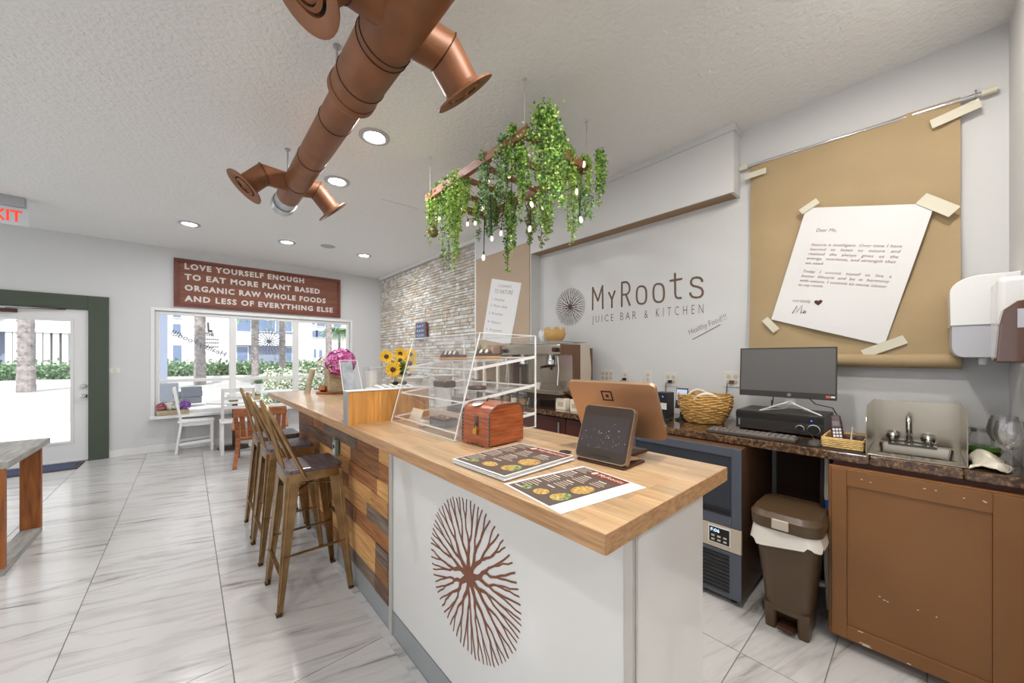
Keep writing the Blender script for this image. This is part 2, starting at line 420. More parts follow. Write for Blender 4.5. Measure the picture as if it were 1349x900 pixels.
# ---------------------------------------------------------------- lettering
TXT = {}
def text_geo(body, offset=0, shear=0, space=1):
    key = (body, offset, shear, space)
    if key in TXT: return TXT[key]
    cu = bpy.data.curves.new('t', 'FONT'); cu.body = body; cu.size = 1; cu.offset = offset; cu.shear = shear
    cu.space_character = space; cu.resolution_u = 2; cu.fill_mode = 'FRONT'
    o = bpy.data.objects.new('t', cu); C.objects.link(o)
    dg = bpy.context.evaluated_depsgraph_get(); me = o.evaluated_get(dg).to_mesh()
    v = [(p.co.x, p.co.y) for p in me.vertices]; f = [tuple(p.vertices) for p in me.polygons]
    o.evaluated_get(dg).to_mesh_clear()
    bpy.data.objects.remove(o); bpy.data.curves.remove(cu)
    TXT[key] = (v, f); return TXT[key]
def txt(mb, body, P0, P1, h, nrm, mi=0, offset=0, shear=0, space=1, fit=True, mirror=False):
    """text from P0 to P1 along its baseline, capital height h, facing nrm"""
    v, f = text_geo(body, offset, shear, space)
    if not v: return
    x0 = min(p[0] for p in v); x1 = max(p[0] for p in v)
    P0 = Vector(P0); P1 = Vector(P1); n = Vector(nrm).normalized(); u = (P1 - P0); L_ = u.length; u.normalize()
    up = n.cross(u).normalized()
    if mirror: up = -up
    sx = L_ / (x1 - x0); sy = h / .70
    vv = [P0 + u * ((p[0] - x0) * sx) + up * (p[1] * sy) for p in v]
    mb.add(vv, f, mi)
RC = [0]
def ribbon(mb, pts, w_, nrm, mi=0, closed=False):
    """flat stroke along 3d points on a plane"""
    RC[0] += 1; n = Vector(nrm).normalized(); pts = [Vector(p) + n * (.000015 * (RC[0] % 37)) for p in pts]; N_ = len(pts)
    ws = w_ if isinstance(w_, (list, tuple)) else [w_] * N_
    L = []; R = []
    for i, p in enumerate(pts):
        if closed: a_ = pts[(i - 1) % N_]; b_ = pts[(i + 1) % N_]
        else: a_ = pts[max(i - 1, 0)]; b_ = pts[min(i + 1, N_ - 1)]
        s_ = n.cross((b_ - a_).normalized())
        L.append(p + s_ * ws[i] / 2); R.append(p - s_ * ws[i] / 2)
    f = [(i, i + 1, N_ + i + 1, N_ + i) for i in range(N_ - 1)]
    if closed: f.append((N_ - 1, 0, N_, 2 * N_ - 1))
    mb.add(L + R, f, mi)
def roots_logo(mb, c, r, u, v_, nrm, seed=3, w0=.05, mi=0, depth=5, trunks=11, amin=.062):
    """tree-ring emblem of roots branching out from the centre to a round outline"""
    rnd = random.Random(seed); c = Vector(c); u = Vector(u); v_ = Vector(v_)
    def P(a_, q): return c + (u * cos(a_) + v_ * sin(a_)) * (q * r)
    def grow(a0, a1, r0, ast, lev):
        a2 = (a0 + a1) / 2 + rnd.uniform(-.12, .12) * (a1 - a0)
        last = lev >= depth or (a1 - a0) < amin * 1.55
        r1 = rnd.uniform(.97, 1.0) if last else min(.9, r0 + rnd.uniform(.12, .25) * (1.05 if lev else .8))
        k = 5; wa = w0 * ((a1 - a0) / .55) ** .62; pts = []; ws = []
        for i in range(k + 1):
            t = i / k; e = t * t * (3 - 2 * t)
            pts.append(P(ast + (a2 - ast) * e + (rnd.uniform(-.012, .012) if 0 < i < k else 0), r0 + (r1 - r0) * t)); ws.append(wa * r * (1 - .25 * t))
        RC[0] += 1; o_ = Vector(nrm) * (.000012 * (RC[0] % 23)); ribbon(mb, [p + o_ for p in pts], ws, nrm, mi)
        if not last:
            m_ = a0 + (a1 - a0) * rnd.uniform(.42, .58)
            grow(a0, m_, r1, a2, lev + 1); grow(m_, a1, r1, a2, lev + 1)
    for i in range(trunks):
        a0 = 2 * pi * i / trunks; a1 = 2 * pi * (i + 1) / trunks
        grow(a0, a1, .02, (a0 + a1) / 2, 0)
    n3 = Vector(nrm) * .0003
    mb.add([P(2 * pi * k / 16, .075) + n3 for k in range(16)], [tuple(range(16))], mi)
# ================================================================ SHELL
XR, YF, XL, YB = 3.08, 7.62, -4.2, -3.0
YA = -.29
# floor: grout bed + tiles one by one
fb = MB().box(XL - .1, 3.7, YB - .1, YF + .1, -.12, -.004)
floor = struct('floor', fb, M['grout'])
def tile(x0, x1, y0, y1):
    g = .0022; t = MB().box(x0 + g, x1 - g, y0 + g, y1 - g, -.03, 0)
    return obj('floor_tile', t, M['floor'], floor)
xs = [-.455 + .605 * k for k in range(-6, 6)]
for i in range(len(xs) - 1 + 1):
    x0 = xs[i]; x1 = xs[i + 1] if i + 1 < len(xs) else x0 + .605
    x1 = min(x1, 3.15)
    if x0 > 3.1: continue
    if x0 >= 1.3:   # kitchen aisle, short tiles
        ys = [YB] + [.575 + .295 * k for k in range(-6, 7)] + [3.5, 4.7, 5.9, 7.1, YF]
    else:
        o_ = [.3, .9][i % 2] if x0 < .7 else .6
        ys = [YB] + [o_ - 2.4 + 1.21 * k for k in range(0, 9)] + [YF]
        if i % 2: ys = [YB] + [v for v in (-.62, .59, 1.8, 3.01, 4.22, 5.43, 6.64)] + [YF]
        else: ys = [YB] + [v for v in (-1.52, -.31, .9, 2.11, 3.32, 4.53, 5.74, 6.95)] + [YF]
    for a_, b_ in zip(ys, ys[1:]): tile(x0, x1, a_, b_)
struct('ceiling', MB().box(XL - .1, 3.7, YB - .1, YF + .1, CEIL, CEIL + .12), M['ceiling'])
# right wall
struct('wall_right', MB().box(XR, XR + .2, YA - .1, YF + .12, 0, CEIL), M['wall'])
struct('wall_alcove', MB().box(1.75, XR, YA - .12, YA, 0, CEIL), M['wall'])
struct('wall_back', MB().box(XL, 3.7, YB - .12, YB, 0, CEIL), M['wall'])
struct('wall_back_right', MB().box(3.5, 3.7, YB, YA - .12, 0, CEIL), M['wall'])
# left wall: unseen, with open gaps put in to let sky light through
wl = MB(); wl.box(XL - .12, XL, YB, YF, 0, .35); wl.box(XL - .12, XL, YB, YF, 2.75, CEIL)
for y in (YB, .2, 3.4, YF - .35): wl.box(XL - .12, XL, y, y + .3, .35, 2.75)
struct('wall_left', wl, M['wall'])
# front wall with door and window openings
WX0, WX1, WZ0, WZ1 = -.375, 2.425, .55, 2.125
DX0, DX1, DZ = -1.96, -1.03, 2.06
wf = MB(); Y1 = YF + .14
wf.box(XL, DX0, YF, Y1, 0, CEIL); wf.box(DX0, DX1, YF, Y1, DZ, CEIL); wf.box(DX1, WX0, YF, Y1, 0, CEIL)
wf.box(WX0, WX1, YF, Y1, 0, WZ0); wf.box(WX0, WX1, YF, Y1, WZ1, CEIL); wf.box(WX1, XR, YF, Y1, 0, CEIL)
struct('wall_front', wf, M['wall'])
bb = MB(); bb.box(-.84, 3.05, YF - .012, YF, 0, .10); struct('baseboard_front', bb, M['trimw'], bevel=.003)
# green surround
g = MB(); e = .035
g.box(DX1 + .005, -.835, YF - e, YF, 0, 2.26); g.box(-2.3, DX1 + .005, YF - e, YF, DZ + .005, 2.26); g.box(-2.3, DX0 - .005, YF - e, YF, 0, DZ + .005)
struct('trim_1', g, M['green'], bevel=.004)
# door
door = bpy.data.objects.new('door_1', None); C.objects.link(door); door['kind'] = 'structure'; WM[door.name] = Matrix.Identity(4)
gA = onY(6.6, 419.5, YF); gB = onY(92.4, 581.6, YF); gx0, gx1, gz1, gz0 = gA.x, gB.x, gA.z, gB.z
gx0 = -1.82
d = MB(); y0, y1 = YF + .01, YF + .055
d.box(DX0, gx0, y0, y1, .01, DZ - .01); d.box(gx1, DX1, y0, y1, .01, DZ - .01)
d.box(gx0, gx1, y0, y1, .01, gz0); d.box(gx0, gx1, y0, y1, gz1, DZ - .01)
obj('door_leaf', d, M['white'], door)
d = MB()
for a_ in ((gx0 - .03, gx0), (gx1, gx1 + .03)): d.box(a_[0], a_[1], y0 - .012, y0, gz0 - .03, gz1 + .03)
for a_ in ((gz0 - .03, gz0), (gz1, gz1 + .03)): d.box(gx0, gx1, y0 - .012, y0, a_[0], a_[1])
obj('glazing_bead', d, M['trimw'], door, bevel=.003)
obj('door_pane', MB().box(gx0, gx1, YF + .03, YF + .036, gz0, gz1), M['glass'], door)
RX = Matrix.Rotation(pi / 2, 3, 'X')
for z, n_ in ((onY(110, 509, YF).z, 'deadbolt'), (onY(109, 522, YF).z, 'door_knob')):
    c = onY(110, 509, YF); b = MB()
    b.lathe([(.0, 0), (.032, 0), (.032, .012), (.022, .03), (.0, .032)] if n_ == 'deadbolt' else [(.0, 0), (.033, 0), (.033, .008), (.012, .02), (.012, .035), (.028, .045), (.028, .062), (0, .07)], (c.x, y0, z), 16, R=RX)
    obj(n_, b, M['chrome'], door, smooth=True)
b = MB(); b.box(-1.9, -1.62, y0 - .055, y0, 1.985, 2.03); b.bar((-1.7, y0 - .07, 2.035), (-1.22, y0 - .03, 2.055), .022, .008); b.bar((-1.22, y0 - .035, 2.06), (-1.5, YF - .05, 2.07), .02, .008)
obj('door_closer', b, M['darkbrown'], door, bevel=.003)
obj('threshold', MB().box(DX0, DX1, YF - .05, YF + .14, 0, .015), M['silver'], door)
# window
win = bpy.data.objects.new('window_1', None); C.objects.link(win); win['kind'] = 'structure'; WM[win.name] = Matrix.Identity(4)
mx1, mx2 = .555, 1.48
bz = 1.06
f_ = MB(); ya, yb = YF + .02, YF + .10
f_.box(WX0, WX0 + .05, ya, yb, WZ0, WZ1); f_.box(WX1 - .05, WX1, ya, yb, WZ0, WZ1); f_.box(WX0 + .05, WX1 - .05, ya, yb, WZ1 - .05, WZ1); f_.box(WX0 + .05, WX1 - .05, ya, yb, WZ0, WZ0 + .045)
for m_ in (mx1, mx2): f_.box(m_ - .045, m_ + .045, ya, yb, WZ0 + .045, WZ1 - .05)
for a_, b_ in ((WX0 + .05, mx1 - .045), (mx1 + .045, mx2 - .045), (mx2 + .045, WX1 - .05)): f_.box(a_, b_, ya, yb, bz - .025, bz + .025)
obj('window_frame', f_, M['trimw'], win, bevel=.004)
for a_, b_ in ((WX0 + .05, mx1 - .045), (mx1 + .045, mx2 - .045), (mx2 + .045, WX1 - .05)):
    for z0, z1 in ((WZ0 + .045, bz - .025), (bz + .025, WZ1 - .05)):
        obj('window_pane', MB().box(a_, b_, YF + .055, YF + .061, z0, z1), M['glass'], win)
f_ = MB(); k = .045
f_.box(WX0 - k, WX0, YF - .012, YF + .02, WZ0 - .01, WZ1 + k); f_.box(WX1, WX1 + k, YF - .012, YF + .02, WZ0 - .01, WZ1 + k); f_.box(WX0, WX1, YF - .012, YF + .02, WZ1, WZ1 + k)
obj('window_casing', f_, M['white'], win, bevel=.003)
obj('window_sill', MB().box(WX0 - k, WX1 + k, YF - .16, YF + .05, WZ0 - .045, WZ0 - .002), M['white'], win, bevel=.004)
# decals lettered on the outside of the glass, read backwards from inside
dm = MB(); yd = YF + .0545; n_ = (0, -1, 0)
c = onY(354.5, 450, yd); roots_logo(dm, c, .235, (1, 0, 0), (0, 0, 1), n_, 5, .085, depth=4, trunks=11, amin=.12)
txt(dm, 'Healthy Food!!!', onY(295.5, 470, yd), onY(224, 440, yd), .08, n_, 0, mirror=True, offset=.012)
txt(dm, 'Healthy Food!!!', onY(425, 461, yd), onY(397, 448, yd), .045, n_, 0, mirror=True)
obj('window_lettering', dm, mat('decal_grey', '6A6E80', .7), win)
struct('trim_4', MB().box(.735, XR * 0 + .772, .3, 3.86, .0005, .003), M['floor'])
# pillar, soffit, wall trims
PX = 2.93
p = MB(); p.box(PX, XR, 2.97, 4.03, 0, CEIL); struct('pillar', p, M['wall'])
s = MB(); s.box(PX, XR, .9, 2.97, 2.62, CEIL); s.box(PX, PX + .012, .9, 2.97, 2.6, 2.62); s.box(PX + .012, XR, .9, .92, 2.6, 2.62); s.box(PX - .012, XR, .885, 2.97, CEIL - .05, CEIL)
sof = struct('soffit', s, M['wall'])
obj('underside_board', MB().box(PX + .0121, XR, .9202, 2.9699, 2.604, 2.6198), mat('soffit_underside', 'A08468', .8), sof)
t = MB(); t.box(PX - .004, PX + .03, 4.03, 4.06, .9, CEIL); t.box(XR - .07, XR - .02, 4.06, YF, CEIL - .045, CEIL)
struct('trim_2', t, M['trimw'])
# split-face stone cladding
sm = [mat('stone_%d' % i, c, .9, bump=.5, bscale=30, vary=.12, vscale=8) for i, c in enumerate(['CFCAC0', 'D9D6D0', 'C2B9AB', 'D3CBBC', 'BDB5AA', 'DFDDDA', 'C6B6A4'])]
clad = struct('wall_stone', MB().box(XR - .02, XR, 4.06, YF, .55, CEIL - .045), mat('stone_backing', 'AFA89C', .9))
rs = random.Random(4); stones = []; z = .56; row = 0
while z < CEIL - .06:
    hh = rs.choice((.038, .048, .058)); y = 4.06 - rs.uniform(0, .1)
    while y < YF:
        L_ = rs.uniform(.06, .17); a_ = max(y, 4.062); b_ = min(y + L_, YF - .002)
        if b_ - a_ > .02: stones.append((a_, b_, z, min(z + hh, CEIL - .048), rs.uniform(.006, .022), rs.randrange(7)))
        y += L_
    z += hh
def stone_geo(mb, s_, mi=0):
    a_, b_, z0, z1, d_, _ = s_; g_ = .002; x0 = XR - .02; x1 = x0 - d_
    e_ = .006
    mb.add([(x0, a_ + g_, z0 + g_), (x0, b_ - g_, z0 + g_), (x0, b_ - g_, z1 - g_), (x0, a_ + g_, z1 - g_), (x1, a_ + e_, z0 + e_), (x1 - .003, b_ - e_, z0 + e_), (x1, b_ - e_, z1 - e_), (x1 + .003, a_ + e_, z1 - e_)],
           [(4, 5, 6, 7), (0, 1, 5, 4), (1, 2, 6, 5), (2, 3, 7, 6), (3, 0, 4, 7)], mi)
stones.sort(key=lambda s_: s_[0] + (1.2 if s_[2] < 1.35 else 0) - (s_[1] - s_[0]) * 2)
for s_ in stones[:290]:
    b = MB(); stone_geo(b, s_); obj('stone', b, sm[s_[5]], clad)
b = MB()
for s_ in stones[290:]: stone_geo(b, s_, s_[5])
o = obj('stone_courses', b, sm, clad); o['kind'] = 'stuff'
# ---------------------------------------------------------------- ceiling fittings
def downlight(x, y, label, seen=True):
    t = thing('downlight', label, 'ceiling light', (x, y, CEIL), group='round recessed ceiling lights')
    obj('trim_ring', MB().lathe([(.112, 0), (.112, -.006), (.082, -.012), (.068, -.002)], (x, y, CEIL), 28, caps=False), M['ringgrey'], t, smooth=True)
    obj('lens', MB().lathe([(.0001, -.004), (.072, -.004)], (x, y, CEIL), 24), M['lamp'], t)
    return t
LL = ['largest recessed ceiling light, nearest the fat end of the copper duct', 'recessed ceiling light second along from the fat copper duct, above the right duct outlet',
      'recessed ceiling light nearest the exit sign, left of the brown slogan board', 'recessed ceiling light above the top edge of the slogan board, centre of the far row',
      'recessed ceiling light nearest the stone wall corner, right of the slogan board']
for (x, y), l_ in zip(LAMPS_SEEN, LL): downlight(x, y, l_)
for x, y in LAMPS_SEEN: lamp_light(x, y, 13, (.97, .98, 1))
LO = ['added unseen ceiling light over the near half of the counter', 'added unseen ceiling light over the aisle left of the viewpoint', 'added unseen ceiling light by the open left wall, near the viewpoint', 'added unseen ceiling light by the open left wall, above the plank table', 'added unseen ceiling light behind the viewpoint, over the dining aisle', 'added unseen ceiling light behind the viewpoint, beside the alcove wall', 'added unseen ceiling light over the kitchen aisle by the sink', 'added unseen ceiling light in the rear left corner']
for i, (x, y) in enumerate(LAMPS_ADDED):
    b = downlight(x, y, LO[i])
    lamp_light(x, y, (14 if x < 1 else 22) if x < 2 else 13, (.97, .98, 1) if x < 1 else (1, .95, .89))
c = onZ(432, 324.5, CEIL)
t = thing('ceiling_speaker', 'flat round grey speaker grille between two small ceiling lights', 'speaker', c)
obj('grille', MB().lathe([(.0001, -.008), (.085, -.008), (.095, -.004), (.1, 0)], c, 24), mat('speaker_grille', 'B4B4B6', .8, bump=.8, bscale=300), t)
# access panel
p0, p1, p2, p3 = [onZ(x, y, CEIL) for x, y in ((483, 277), (503, 262), (552, 275), (533, 291))]
b = MB(); b.slab([p0, p1, p2, p3], (0, 0, -.008)); struct('trim_3', b, M['ceiling'])
# exit sign
ex = onY(38, 285, 6.3)
t = thing('exit_sign', 'clear exit sign with red letters hanging at the left edge of the ceiling', 'sign', (ex.x - .16, 6.3, CEIL))
x1 = ex.x; x0 = x1 - .33; zt, zb = 2.985, 2.795
obj('sign_panel', MB().box(x0, x1, 6.297, 6.303, zb, zt), mat('exit_panel', 'D9DEE0', .3), t, bevel=.002)
b = MB(); txt(b, 'EXIT', (x0 + .03, 6.2955, zb + .04), (x1 - .04, 6.2955, zb + .04), .115, (0, -1, 0), offset=.02)
obj('letters', b, M['redneon'], t)
obj('canopy', MB().box(x0 + .02, x1 - .02, 6.26, 6.34, zt, CEIL), M['silver'], t, bevel=.004)
# ---------------------------------------------------------------- slogan board
sb0 = onY(228.9, 338.1, YF); sb1 = onY(447.7, 417.5, YF)
t = thing('slogan_board', 'long brown board with white lettering above the window', 'sign', ((sb0.x + sb1.x) / 2, YF, sb1.z))
X0, X1, Z0, Z1 = sb0.x, sb1.x, 2.205, 2.945
obj('board', MB().box(X0, X1, YF - .02, YF - .002, Z0, Z1), M['signbrown'], t)
b = MB()
for a_ in ((X0, X0 + .05, Z0, Z1), (X1 - .05, X1, Z0, Z1), (X0 + .05, X1 - .05, Z1 - .05, Z1), (X0 + .05, X1 - .05, Z0, Z0 + .05)): b.box(a_[0], a_[1], YF - .04, YF - .0205, a_[2], a_[3])
obj('board_frame', b, wood('frame_redbrown', '5C2A20', '7A3C2A', (1, 10, 10), 3, .5), t)
b = MB(); yt = YF - .0215
for body, a_, e_ in (('LOVE YOURSELF ENOUGH', (130, 192), (1015, 298)), ('TO EAT MORE PLANT BASED', (130, 272), (1132, 375)),
                     ('ORGANIC RAW WHOLE FOODS', (130, 352), (1175, 445)), ('AND LESS OF EVERYTHING ELSE', (130, 430), (1228, 515))):
    A = onY(220 + a_[0] / 5.621, 320 + a_[1] / 5.621, yt); B = onY(220 + e_[0] / 5.621, 320 + e_[1] / 5.621, yt)
    zz = (A.z + B.z) / 2; A.z = B.z = zz
    b = MB(); txt(b, body, A, B, .085, (0, -1, 0), offset=.04, space=1.2); obj('lettering', b, M['signwhite'], t)
# light switch
c = onY(152, 488, YF); t = thing('light_switch', 'white switch plate between the green door frame and the window', 'switch', c)
obj('plate', MB().box(c.x - .075, c.x + .06, YF - .008, YF, c.z - .055, c.z + .055), M['outlet'], t, bevel=.003)
for dx in (-.04, .03): obj('rocker', MB().box(c.x + dx - .015, c.x + dx + .015, YF - .013, YF - .008, c.z - .03, c.z + .03), M['trimw'], t)
# door mat
q = [(118, 604), (98, 618), (8, 629), (0, 622)]
m_ = MB().box(-1.95, -1.05, 7.12, 7.56, .0005, .010); t = thing('door_mat', 'blue-grey entrance mat with dark rubber edge in front of the glass door', 'mat', (-1.5, 7.34, 0))
obj('rubber_border', m_, M['matedge'], t)
obj('pile', MB().box(-1.9, -1.1, 7.17, 7.51, .0102, .014), M['mat'], t)
# ================================================================ SERVICE COUNTER
XP, YE, TZ = .778, .45, 1.06
cen = (1.0, 2.4, 0)
ct = thing('service_counter', 'long white and reclaimed wood service counter with roots emblem and butcher block top', 'counter', cen)
YFAR = 3.86; YW = 1.82
# carcass
obj('carcass', MB().box(XP + .03, 1.2, YE + .03, YFAR, .0, TZ - .042), M['trimw'], ct)
b = MB(); b.box(XP - .004, XP + .03, YE + .02, YW - .045, .125, TZ - .042)
obj('front_panel', b, M['panel'], ct, bevel=.002)
b = MB(); b.box(XP + .0045, 1.19, YE, YE + .03, .0, TZ - .042); obj('end_panel', b, M['panel'], ct, bevel=.002)
b = MB(); b.box(XP - .004, XP + .03, YE + .02, YFAR, 0, .12); obj('kickplate', b, M['kick'], ct)
b = MB(); b.box(XP - .009, XP + .004, YE - .004, YE + .019, 0, TZ - .042); b.box(XP + .010, XP + .018, YE - .004, YE - .0002, 0, TZ - .042)
b2 = MB(); b2.box(XP - .014, XP + .02, YW - .045, YW - .012, 0, TZ - .042); obj('aluminium_joint_strip', b2, M['strip'], ct, bevel=.002)
obj('aluminium_corner_strip', b, M['strip'], ct, bevel=.002)
b = MB(); roots_logo(b, (XP - .0048, 1.108, .598), .285, (0, -1, 0), (0, 0, 1), (-1, 0, 0), 11, .085, depth=5, trunks=9, amin=.085)
obj('roots_emblem', b, M['logo'], ct)
# top
TX0, TX1, TY0, TY1 = .602, 1.262, .405, 4.39
obj('worktop', MB().box(TX0 + .0012, TX1, TY0 + .0012, TY1, TZ - .042, TZ), M['butcher'], ct, bevel=.0015)
# the sawn edge banding on the two visible sides
b = MB(); b.box(TX0, TX0 + .001, TY0 + .002, TY1, TZ - .0415, TZ - .0007); b.box(TX0 + .002, TX1, TY0, TY0 + .001, TZ - .0415, TZ - .0007)
obj('worktop_edge', b, M['edgewood'], ct)
# reclaimed planks, one by one
rp = random.Random(21); z = .122; zt = TZ - .044; nrow = 10; hh = (zt - z) / nrow
for r_ in range(nrow):
    y = YW + .006; z0 = z + r_ * hh
    first = rp.uniform(.12, .5)
    while y < YFAR - .01:
        L_ = first if first else rp.uniform(.32, .72); first = 0
        y2 = min(y + L_, YFAR)
        if YFAR - y2 < .12: y2 = YFAR
        pr = rp.uniform(.004, .012)
        b = MB().box(XP - pr, XP + .03, y + .001, y2 - .001, z0 + .001, z0 + hh - .001)
        obj('plank', b, M['planks'][rp.choice((0, 0, 1, 1, 2, 3, 3, 4, 5, 5))], ct, bevel=.0012, seg=1)
        y = y2
# outlet on the planks
c = onX(447, 589, XP); t = thing('power_outlet', 'grey-green outlet box with orange red sticker on the wood planks', 'outlet', (XP - .02, c.y, c.z))
obj('box', MB().box(XP - .035, XP - .012, c.y - .035, c.y + .035, c.z - .055, c.z + .055), M['teal'], t, bevel=.003)
obj('sticker', MB().box(XP - .0362, XP - .0352, c.y - .02, c.y + .02, c.z - .045, c.z + .035), M['outlet'], t)
obj('label_mark', MB().lathe([(.0001, 0), (.016, 0)], (XP - .0366, c.y, c.z + .01), 14, R=Matrix.Rotation(-pi / 2, 3, 'Y')), M['redtag'], t)
# divider board
d0 = 1.93; zt = 1.236
t = thing('divider_board', 'upright wooden divider board standing across the counter', 'divider', (.85, d0, TZ))
obj('board', MB().box(.606, 1.06, d0, d0 + .05, TZ, zt - .006), M['butcherv'], t)
obj('metal_edge', MB().box(.598, .606, d0 - .002, d0 + .052, TZ, zt - .006), M['silver'], t)
obj('white_top', MB().box(.598, 1.06, d0 - .006, d0 + .056, zt - .006, zt), M['trimw'], t, bevel=.002)

# ================================================================ DUCT
DXc, DZc, RB, RS = .60, 2.70, .108, .083
du = thing('ceiling_duct', 'long round copper-brown air duct under the ceiling with four angled outlets', 'duct', (DXc, 1.5, DZc))
RY = Matrix.Rotation(-pi / 2, 3, 'X')   # z axis -> +y
def dlathe(prof, y, n=32): return MB().lathe(prof, (DXc, y, DZc), n, R=RY)
obj('large_pipe', dlathe([(RB, 0), (RB, 2.60)], -.75), M['copperduct'], du, smooth=True)
obj('small_pipe', dlathe([(RS, 0), (RS, 1.50)], 1.86), M['copperduct'], du, smooth=True)
obj('end_cap', dlathe([(RS - .004, 0), (RS - .004, .14), (RS + .006, .14), (RS + .006, .25), (.0001, .25)], 3.361), M['silver'], du, smooth=True, label='grey metal end cap')
obj('reducer', dlathe([(RB + .004, 0), (RB + .006, .035), (RS + .004, .07), (RS + .002, .085)], 1.82), M['copperduct'], du, smooth=True)
b = MB()
for y, r_ in ((.9, RB), (1.44, RB), (1.475, RB), (1.72, RB), (1.83, RB), (2.12, RS), (2.62, RS), (3.05, RS)):
    obj('seam_bead', MB().lathe([(r_, 0), (r_ + .0035, .001), (r_ + .0035, .004), (r_, .005)], (DXc, y, DZc), 32, R=RY), M['copperdark'], du, smooth=True)
def outlet(yc, sgn, rt, rf, l1, l2):
    """branch leaves sideways then bends down 45 degrees to a round diffuser"""
    a_ = Vector((DXc + sgn * .04, yc, DZc)); e_ = Vector((DXc + sgn * l1, yc, DZc + .01)); dn = Vector((sgn * cos(radians(48)), 0, -sin(radians(48))))
    f_ = e_ + dn * l2
    br = MB(); n = 24
    # mitred pipe: one ring at the elbow, cut on the half angle
    h_ = radians(24); ax1 = Vector((sgn, 0, 0))
    rings = []
    def ring(c, N_): 
        out = []
        for k in range(n):
            q = 2 * pi * k / n; p = Vector((0, cos(q) * rt, sin(q) * rt))
            # slide p along its pipe direction on to the plane through c with normal N_
            out.append(p)
        return out
    base = [Vector((0, cos(2 * pi * k / n) * rt, sin(2 * pi * k / n) * rt)) for k in range(n)]
    Nm = (ax1 + dn).normalized()
    r0 = [a_ + p for p in base]; r1 = [e_ + p - ax1 * (p.dot(Nm) / ax1.dot(Nm)) for p in base]
    up2 = Vector((sgn * sin(radians(48)), 0, cos(radians(48))))
    r2 = [f_ + Vector((0, 1, 0)) * p.y + up2 * p.z for p in base]
    v = r0 + r1 + r2; f = []
    for i in range(2):
        for k in range(n): f.append((i * n + k, i * n + (k + 1) % n, (i + 1) * n + (k + 1) % n, (i + 1) * n + k))
    br.add(v, f)
    o = obj('branch_pipe', br, M['copperduct'], du, smooth=True)
    s_ = MB(); rr = [e_ + (p * 1.03) - ax1 * (p.dot(Nm) * 1.03 / ax1.dot(Nm)) for p in base]
    s_.tube(rr + [rr[0]], .0022, 5, cap=False); obj('elbow_seam', s_, M['copperdark'], o)
    R = dn.to_track_quat('Z', 'Y').to_matrix()
    g_ = MB().lathe([(rt, -.02), (rt + .006, -.004), (rf, .006), (rf + .003, .014), (rf - .012, .017), (rt + .004, .006), (rt - .004, -.012)], f_, 32, R=R, caps=False)
    fl = obj('diffuser_flange', g_, M['copperduct'], du, smooth=True)
    g_ = MB()
    for q in (.84, .58, .34): g_.lathe([(rt * q, -.006), (rt * q + .004, .008), (rt * q - .012, .016), (rt * q - .010, .002), (rt * q, -.006)], f_, 26, R=R, caps=False)
    g_.ball(f_ + dn * .01, rt * .18, 12)
    obj('louvre_ring', g_, M['copperduct'], fl, smooth=True)
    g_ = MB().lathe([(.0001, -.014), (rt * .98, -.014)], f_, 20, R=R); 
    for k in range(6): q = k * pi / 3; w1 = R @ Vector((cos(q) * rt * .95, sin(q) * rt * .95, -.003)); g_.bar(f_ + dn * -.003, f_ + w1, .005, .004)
    obj('inner_shade_disc', g_, M['black'], fl)  # black disc put in as the shade inside the outlet, with black spokes
outlet(1.36, 1, .082, .138, .215, .155)
outlet(1.30, -1, .082, .138, .22, .155)
outlet(3.13, 1, .068, .125, .145, .17)
outlet(3.11, -1, .068, .125, .20, .155)
for y in (.1, 2.1, 3.4):
    r_ = RB if y < 1.9 else RS
    b = MB(); b.tube([(DXc, y, DZc + r_), (DXc, y, CEIL)], .006, 8); b.lathe([(.0001, -.012), (.02, -.01), (.02, 0)], (DXc, y, CEIL), 12)
    obj('hanger_rod', b, M['silver'], du)

# ================================================================ HANGING LADDER WITH PLANTS
LX0, LX1, LY0, LY1, LZ = 1.50, 2.10, 1.575, 2.74, 2.745
la = thing('hanging_ladder', 'brown wooden ladder hung flat from the ceiling on thin wires', 'ladder', ((LX0 + LX1) / 2, (LY0 + LY1) / 2, LZ))
for x in (LX0, LX1): obj('side_rail', MB().box(x - .018, x + .018, LY0 - .03, LY1 + .03, LZ - .03, LZ + .03), M['ladder'], la, bevel=.003)
for k in range(6):
    y = LY0 + (LY1 - LY0) * k / 5
    if k in (0, 5): obj('end_bar', MB().box(LX0 + .018, LX1 - .018, y - .02, y + .02, LZ - .028, LZ + .028), M['ladder'], la, bevel=.003)
    else: obj('rung', MB().box(LX0 + .0185, LX1 - .0185, y - .018, y + .018, LZ - .016, LZ + .016), M['ladder'], la, bevel=.003)
for i, (x, y) in enumerate(((LX0 + .01, LY0 + .01), (LX0 + .01, LY1 - .01), (LX1 + .01, LY0), (LX1 + .01, LY1))):
    b = MB(); b.tube([(x, y, LZ), (x + .006, y + .01, CEIL - .06)], .0022, 6); b.tube([(x + .006, y + .01, CEIL - .07), (x + .014, y + .01, CEIL - .045), (x + .006, y + .01, CEIL - .02), (x + .006, y + .01, CEIL)], .005, 6)
    b.lathe([(.0001, -.006), (.016, -.006), (.018, 0)], (x + .006, y + .01, CEIL), 12)
    obj('hanging_wire', b, M['steelwire'], la)
def leaf(mb, p, d, up, L_, w_, mi=0):
    """folded pointed leaf"""
    s_ = d.cross(up)
    if s_.length < 1e-3: s_ = Vector((1, 0, 0))
    s_.normalize(); n = s_.cross(d).normalized()
    a_ = p; m1 = p + d * L_ * .5 + s_ * w_ + n * w_ * .4; m2 = p + d * L_ * .5 - s_ * w_ + n * w_ * .4; e_ = p + d * L_
    mb.add([a_, m1, e_, m2], [(0, 1, 2), (0, 2, 3)], mi)
